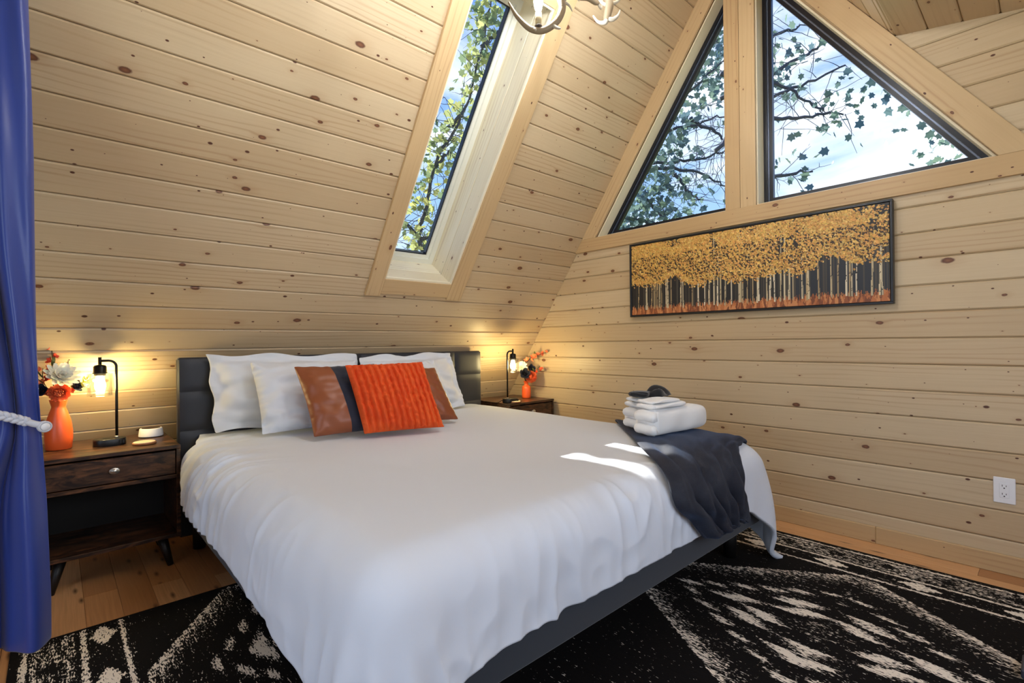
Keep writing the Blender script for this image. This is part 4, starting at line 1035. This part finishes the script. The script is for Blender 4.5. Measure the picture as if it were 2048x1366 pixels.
# ------------------------------------------------------------------ curtain and tie-back
def curtain():
    nz, nu = 70, 150; G = np.zeros((nz, nu, 3))
    for i in range(nz):
        z = .012+(2.64-.012)*i/(nz-1)
        xr = np.interp(z, [0, .16, .54, .82, 1.09, 1.82, 2.4, 2.8], [-.028, -.028, -.038, -.052, -.060, -.066, -.078, -.082])
        pin = math.exp(-((z-.84)/.22)**2); xl = -.62+.30*pin if z < .84 else -.62+.30*math.exp(-((z-.84)/.6)**2)
        for j in range(nu):
            u = j/(nu-1); x = xl+(xr-xl)*u
            amp = .050-.022*pin+(.018 if z < .6 else 0)*min(1, (.6-z)/.3 if z < .6 else 0)
            ph = u*2*math.pi*4.0+.4+.9*math.sin(z*1.3)*(1-u)+.35*math.sin(z*3.1+u*4)
            y = 2.535+amp*math.sin(ph)*(1-.35*u)+.012*math.sin(2.3*ph+z*2)-.018*max(0, .8-z)*math.sin(u*9)
            x += .012*math.cos(ph)
            w_ = .004*math.sin(z*26+u*18)*pin+.003*math.sin(z*11+u*25)
            G[i, j] = (x, y+w_, z)
    G = np.array((0, 0, 1.1))+(G-np.array((0, 0, 1.1)))*.888
    root = empty('curtain', (-.35, 2.25, .13)); tag(root, 'navy blue satin curtain gathered at the left edge', 'curtain')
    G -= np.array((-.35, 2.25, .13)); o = grid_obj('panel', G, CURTAIN_M, .002, 1, off=0, parent=root)
curtain()
def tieback():
    root = empty('curtain_tieback', (-.03, 2.455, .82)); tag(root, 'pale grey braided rope tie-back with round button end', 'tieback'); B = Vector((-.03, 2.455, .82))
    KK = .888
    path = smooth_path([(-.50, 2.50, .96), (-.36, 2.458, .915), (-.22, 2.445, .888), (-.14, 2.445, .868), (-.075, 2.452, .838)], 22); n = len(path)
    for k in range(3):
        pts = []
        for i, p in enumerate(path):
            T = (path[min(i+1, n-1)]-path[max(i-1, 0)]).normalized(); s_ = T.cross(Vector((0, 1, 0))).normalized(); ph = i*.42+k*2*math.pi/3
            pts.append(p-B+s_*.0095*math.sin(ph)+Vector((0, 1, 0))*.006*math.sin(2*ph))
        MB().tube(pts, .0078, 9).build('braid_strand', ROPE_M, root, True)
    MB().tube([Vector(p)-B for p in smooth_path([(-.082, 2.452, .842), (-.055, 2.452, .828), (-.030, 2.452, .820)], 6)], .0115, 12).build('rope_sleeve', ROPE_M, root, True)
    d = (CAM-B); d.z = 0; d = Vector((.35, -1, 0)).normalized()
    def disc(nm, prof, mat):
        m = MB().lathe(prof, 0, 0, 28); q = d.to_track_quat('Z', 'Y'); m.v = [q @ Vector(v)+Vector((.000, -.004, -.004)) for v in m.v]; m.build(nm, mat, root, True)
    root.scale = (KK, KK, KK); root.location = Vector((0, 0, 1.1))+(B-Vector((0, 0, 1.1)))*KK
    disc('button', [(.019, -.012), (.0205, -.006), (.0205, .006), (.018, .010), (.0155, .0105), (.015, .0085), (.001, .009)], ROPE_M); disc('button_insert', [(.0138, .0088), (.013, .0112), (.001, .0122)], WHITEPL)
tieback()
cr_ = bpy.data.objects['curtain']
MB().tube([(-1.24, 0, 2.34), (.33, 0, 2.34)], .011, 12).build('rod', BLACKMETAL, cr_, True)

# ------------------------------------------------------------------ antler chandelier
BONE = plain('pale_antler', srgb(150, 132, 106), .5); BONET = plain('antler_tip', srgb(196, 186, 168), .45); SLEEVE = plain('candle_sleeve', srgb(206, 190, 150), .6); BRONZE = plain('dark_bronze', srgb(64, 48, 36), .5)
def chandelier():
    c = Vector((1.50, 1.352, 2.62)); root = empty('antler_chandelier', (c.x, c.y, 2.0)); tag(root, 'antler chandelier with lit candle bulbs hanging at the top edge', 'chandelier'); B = Vector((c.x, c.y, 2.0))
    L = lambda pts: [Vector(p)-B for p in pts]
    def taper(p, r0, r1): n = len(p); return [r0+(r1-r0)*(i/(n-1)) for i in range(n)]
    def antler(pts, r0, r1, tines):
        P_ = smooth_path(pts, 8); n = len(P_); rr = [max(r1, r0*(1-.75*(abs(i/(n-1)-.62)/.62)**1.6)) for i in range(n)]
        o = MB().tube(L(P_), rr, 12).build('antler', BONE, root, True)
        for tp, r in tines:
            q = smooth_path(tp, 6); MB().tube(L(q), taper(q, r, r*.25), 10).build('tine', BONET, o, True)
        return o
    antler([(1.148, 1.25, 2.262), (1.158, 1.240, 2.235), (1.172, 1.228, 2.208), (1.200, 1.200, 2.170), (1.235, 1.170, 2.166), (1.268, 1.140, 2.196), (1.284, 1.128, 2.240), (1.283, 1.135, 2.275), (1.35, 1.22, 2.40), (1.48, 1.34, 2.55)], .0125, .004,
           [([(1.255, 1.150, 2.182), (1.262, 1.130, 2.166), (1.264, 1.118, 2.160)], .008), ([(1.283, 1.130, 2.265), (1.305, 1.118, 2.258), (1.318, 1.112, 2.238)], .007), ([(1.215, 1.19, 2.166), (1.205, 1.18, 2.160), (1.196, 1.18, 2.160)], .006), ([(1.283, 1.13, 2.262), (1.30, 1.10, 2.28), (1.33, 1.09, 2.268)], .007)])
    antler([(1.53, 1.30, 2.58), (1.56, 1.18, 2.47), (1.566, 1.140, 2.40), (1.562, 1.142, 2.355), (1.556, 1.146, 2.326)], .016, .010,
           [([(1.558, 1.145, 2.335), (1.553, 1.150, 2.318), (1.534, 1.168, 2.322), (1.520, 1.180, 2.346)], .0115), ([(1.557, 1.145, 2.332), (1.575, 1.128, 2.330), (1.590, 1.116, 2.345), (1.596, 1.110, 2.366)], .0105), ([(1.565, 1.14, 2.39), (1.59, 1.12, 2.40), (1.62, 1.10, 2.44)], .009), ([(1.565, 1.14, 2.385), (1.545, 1.155, 2.392), (1.53, 1.17, 2.42)], .009)])
    cans = [(1.222, 1.182, 2.182)]
    for k, ang in enumerate((15, 165, 235, 300)):
        a = math.radians(ang); d = Vector((math.cos(a), math.sin(a), 0)); e1 = c+d*.42+Vector((0, 0, .12))
        antler([e1+d*.05+Vector((0, 0, .18)), e1+d*.03, e1-d*.1+Vector((0, 0, -.06)), c+d*.15+Vector((0, 0, -.02)), c], .014, .005, [([e1, e1+d*.06+Vector((0, 0, -.02)), e1+d*.08+Vector((0, 0, .05))], .008)])
        cans.append(tuple(e1+Vector((0, 0, .0))))
    for x, y, z in cans:
        q = Vector((x, y, z))-B
        MB().lathe([(.004, q.z-.016), (.012, q.z-.008), (.014, q.z-.002), (.008, q.z)], q.x, q.y, 12).build('drip_cup', BRONZE, root, True)
        MB().lathe([(.0105, q.z-.001), (.0115, q.z+.02), (.0105, q.z+.046), (.006, q.z+.047)], q.x, q.y, 14).build('candle_sleeve', SLEEVE, root, True)
        MB().lathe([(.006, q.z+.047), (.012, q.z+.060), (.0155, q.z+.078), (.013, q.z+.10), (.006, q.z+.122), (.001, q.z+.135)], q.x, q.y, 16).build('bulb', CANDLE_BULB, root, True)
    MB().lathe([(.001, c.z-2.07), (.03, c.z-2.05), (.05, c.z-2.0), (.03, c.z-1.94), (.012, c.z-1.90)], 0, 0, 20).build('hub', BRONZE, root, True)
    MB().tube([(0, 0, c.z-1.92), (0, 0, RZ-.04-2.0)], .008, 8).build('hanging_rod', BRONZE, root, True)
chandelier()

# ------------------------------------------------------------------ dark foot cut off at the lower right corner
ft = empty('bench_foot', (2.33, .02, .008)); tag(ft, 'dark metal furniture foot at the lower right corner of the rug', 'furniture')
MB().box(-.06, .06, -.22, .062, .0005, .030, .004).build('foot_bar', plain('slate_metal', srgb(70, 76, 92), .35, Metallic=.3), ft)
MB().box(-.025, .025, -.20, -.15, .030, .42, .004).build('upright', BLACKMETAL, ft)

# ------------------------------------------------------------------ trees outside
def at(x, y, depth): return CAM+(FWD+RGT*((x-1024)/FPX)-UPV*((y-683)/FPX))*depth
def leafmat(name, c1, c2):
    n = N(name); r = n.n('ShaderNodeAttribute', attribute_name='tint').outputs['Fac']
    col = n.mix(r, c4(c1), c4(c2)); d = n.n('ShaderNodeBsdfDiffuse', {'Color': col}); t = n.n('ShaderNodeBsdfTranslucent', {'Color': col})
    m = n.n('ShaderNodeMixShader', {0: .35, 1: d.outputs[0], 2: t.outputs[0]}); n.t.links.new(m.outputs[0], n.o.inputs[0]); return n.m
LEAF_A = leafmat('hazy_shaded_leaf', srgb(88, 116, 134), srgb(122, 146, 128)); LEAF_B = leafmat('hazy_sunlit_leaf', srgb(104, 132, 112), srgb(194, 200, 130)); BARK = plain('grey_bark', srgb(64, 74, 92), .9)  # haze, sun and shade are mixed into these two leaf colours
LOBES = [(0, -.5), (.16, -.36), (.46, -.30), (.34, -.05), (.5, .18), (.24, .20), (.12, .36), (0, .55), (-.12, .36), (-.24, .20), (-.5, .18), (-.34, -.05), (-.46, -.30), (-.16, -.36)]
def leaves(name, pts, mat, parent, rnd, smin, smax):
    V = []; Fc = []; T = []
    for p in pts:
        s_ = rnd.uniform(smin, smax); n_ = Vector((rnd.gauss(0, 1), rnd.gauss(0, 1), rnd.gauss(0, .8))).normalized(); a = n_.orthogonal().normalized(); b = n_.cross(a); ph = rnd.uniform(0, 6.28)
        a, b = a*math.cos(ph)+b*math.sin(ph), b*math.cos(ph)-a*math.sin(ph); k = len(V); tt = rnd.random()
        for q, (u, v) in enumerate(LOBES): V.append(Vector(p)+a*(u*s_)+b*(v*s_)+n_*(.10*s_*abs(u))); T.append(tt)
        Fc.append(tuple(range(k, k+len(LOBES))))
    o = obj(name, V, Fc, mat, parent); o['kind'] = 'stuff'
    t_ = o.data.attributes.new('tint', 'FLOAT', 'POINT'); t_.data.foreach_set('value', T); return o
def grow(m, a, b, r0, r1, rnd, wob, n=10):
    pts = []; a, b = Vector(a), Vector(b); L = (b-a).length; off = Vector((0, 0, 0))
    for i in range(n+1):
        t = i/n; pts.append(a.lerp(b, t)+off); off = off+Vector((rnd.gauss(0, 1), rnd.gauss(0, 1), rnd.gauss(0, 1)))*wob*L/n
    m.tube(pts, [r0+(r1-r0)*i/n for i in range(n+1)], 6); return pts
def tree(name, label, foot, branches, clusters, mat, lsz, seed, twigs=2, depthj=.5):
    """foot: trunk base; branches: list of polylines of points; clusters: (centre, radius, count)"""
    rnd = random.Random(seed); root = empty(name, foot); tag(root, label, 'tree', 'trees outside the windows'); B = Vector(foot)
    hi = max((p for br in branches for p in br), key=lambda p: p.z)
    m = MB(); P_ = smooth_path([B, B+Vector((.1, .1, 3)), B+Vector((0, .3, 6)), B+Vector((.2, 0, 9))], 6); m.tube([p-B for p in P_], [.16-.1*i/len(P_) for i in range(len(P_))], 10); m.build('trunk', BARK, root, True)
    lp = []
    for br in branches:
        Q = smooth_path(br, 6); n = len(Q); j = [Vector((rnd.gauss(0, .015), rnd.gauss(0, .015), rnd.gauss(0, .015))) for _ in Q]
        m = MB(); m.tube([q+d-B for q, d in zip(Q, j)], [.028*(1-.8*i/n)+.004 for i in range(n)], 6)
        for i in range(2, n):
            for t in range(twigs):
                d = Vector((rnd.gauss(0, 1), rnd.gauss(0, 1), rnd.gauss(-.1, .8))).normalized()*rnd.uniform(.2, .65)
                pts = grow(m, Q[i]-B, Q[i]-B+d, .005, .002, rnd, .12, 5)
                if rnd.random() < .55: grow(m, pts[3], pts[3]+Vector((rnd.gauss(0, .2), rnd.gauss(0, .2), rnd.gauss(0, .15))), .004, .002, rnd, .1, 3)
        m.build('branch', BARK, root, True)
    for c, r, k in clusters:
        for _ in range(k):
            d = Vector((rnd.gauss(0, 1), rnd.gauss(0, 1), rnd.gauss(0, 1)))*r*.55; lp.append(Vector(c)+d-B)
    leaves('foliage', lp, mat, root, rnd, *lsz); return root
A_ = lambda pts, d: [at(x, y, d) for x, y in pts]
# tree seen through the left triangular pane: dense low left, thin boughs to the right
d = 8.0
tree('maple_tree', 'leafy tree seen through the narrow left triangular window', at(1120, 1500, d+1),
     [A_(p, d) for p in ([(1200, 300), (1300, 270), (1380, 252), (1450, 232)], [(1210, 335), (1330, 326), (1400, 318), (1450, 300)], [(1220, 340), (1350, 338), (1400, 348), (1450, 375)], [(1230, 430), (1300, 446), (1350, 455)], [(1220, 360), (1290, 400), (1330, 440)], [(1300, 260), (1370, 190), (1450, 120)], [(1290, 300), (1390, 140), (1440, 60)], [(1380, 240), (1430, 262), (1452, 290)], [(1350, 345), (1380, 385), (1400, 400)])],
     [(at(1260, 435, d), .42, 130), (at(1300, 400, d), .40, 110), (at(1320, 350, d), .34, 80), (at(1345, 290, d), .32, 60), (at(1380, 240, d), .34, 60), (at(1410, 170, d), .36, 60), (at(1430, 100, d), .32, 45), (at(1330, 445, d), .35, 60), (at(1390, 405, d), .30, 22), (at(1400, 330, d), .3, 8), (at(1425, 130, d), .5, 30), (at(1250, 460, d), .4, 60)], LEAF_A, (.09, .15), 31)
d = 6.5
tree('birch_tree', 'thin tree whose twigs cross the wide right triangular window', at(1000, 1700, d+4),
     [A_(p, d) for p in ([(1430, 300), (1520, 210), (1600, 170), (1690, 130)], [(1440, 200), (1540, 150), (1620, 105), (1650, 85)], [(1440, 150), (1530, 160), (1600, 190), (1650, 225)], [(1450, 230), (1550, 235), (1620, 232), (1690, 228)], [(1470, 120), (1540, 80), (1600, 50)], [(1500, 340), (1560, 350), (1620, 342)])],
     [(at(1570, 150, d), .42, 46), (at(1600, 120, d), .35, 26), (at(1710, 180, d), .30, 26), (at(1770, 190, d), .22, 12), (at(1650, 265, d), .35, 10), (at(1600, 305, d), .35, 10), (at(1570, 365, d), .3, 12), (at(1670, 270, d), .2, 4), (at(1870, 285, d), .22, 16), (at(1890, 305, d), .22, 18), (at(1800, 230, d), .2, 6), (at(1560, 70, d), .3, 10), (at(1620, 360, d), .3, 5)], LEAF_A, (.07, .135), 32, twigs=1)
# tree seen through the skylight
d = 6.5
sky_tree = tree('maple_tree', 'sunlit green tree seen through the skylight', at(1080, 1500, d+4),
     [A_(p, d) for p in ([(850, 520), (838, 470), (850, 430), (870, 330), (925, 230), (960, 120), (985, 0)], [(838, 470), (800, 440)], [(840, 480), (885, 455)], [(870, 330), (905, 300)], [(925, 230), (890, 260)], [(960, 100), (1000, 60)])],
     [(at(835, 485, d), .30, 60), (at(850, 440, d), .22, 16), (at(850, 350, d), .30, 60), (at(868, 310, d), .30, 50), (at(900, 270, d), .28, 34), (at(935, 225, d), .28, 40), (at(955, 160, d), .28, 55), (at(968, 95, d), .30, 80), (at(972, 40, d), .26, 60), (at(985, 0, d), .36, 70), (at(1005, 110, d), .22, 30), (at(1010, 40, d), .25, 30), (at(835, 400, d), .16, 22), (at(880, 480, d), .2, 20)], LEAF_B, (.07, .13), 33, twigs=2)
# added unseen leaf screen, shaped to block the sun except for slivers on the bed
def sun_blocker():
    rnd = random.Random(5); B = Vector(sky_tree.location); pts = []
    for i in range(9000):
        x, y = rnd.uniform(1.15, 2.45), rnd.uniform(-2.2, 1.9)
        if 1.570 < x+.03*math.sin(y*9) < 1.700 and .98 < y < 1.57: continue
        if 1.88 < x+.03*math.sin(y*7) < 2.01 and 1.00 < y < 1.60: continue
        pts.append(Vector((x, y, .64))+SUND*rnd.uniform(6.0, 8.0)-B)
    leaves('sun_blocker_leaves', pts, LEAF_B, sky_tree, rnd, .07, .10)
sun_blocker()
gr = MB().box(-40, 60, -40, 60, -3.3, -3.2).build('ground', plain('autumn_grass', srgb(96, 104, 60), .9)); tag(gr, 'grassy ground outside below the cabin', kind='structure')
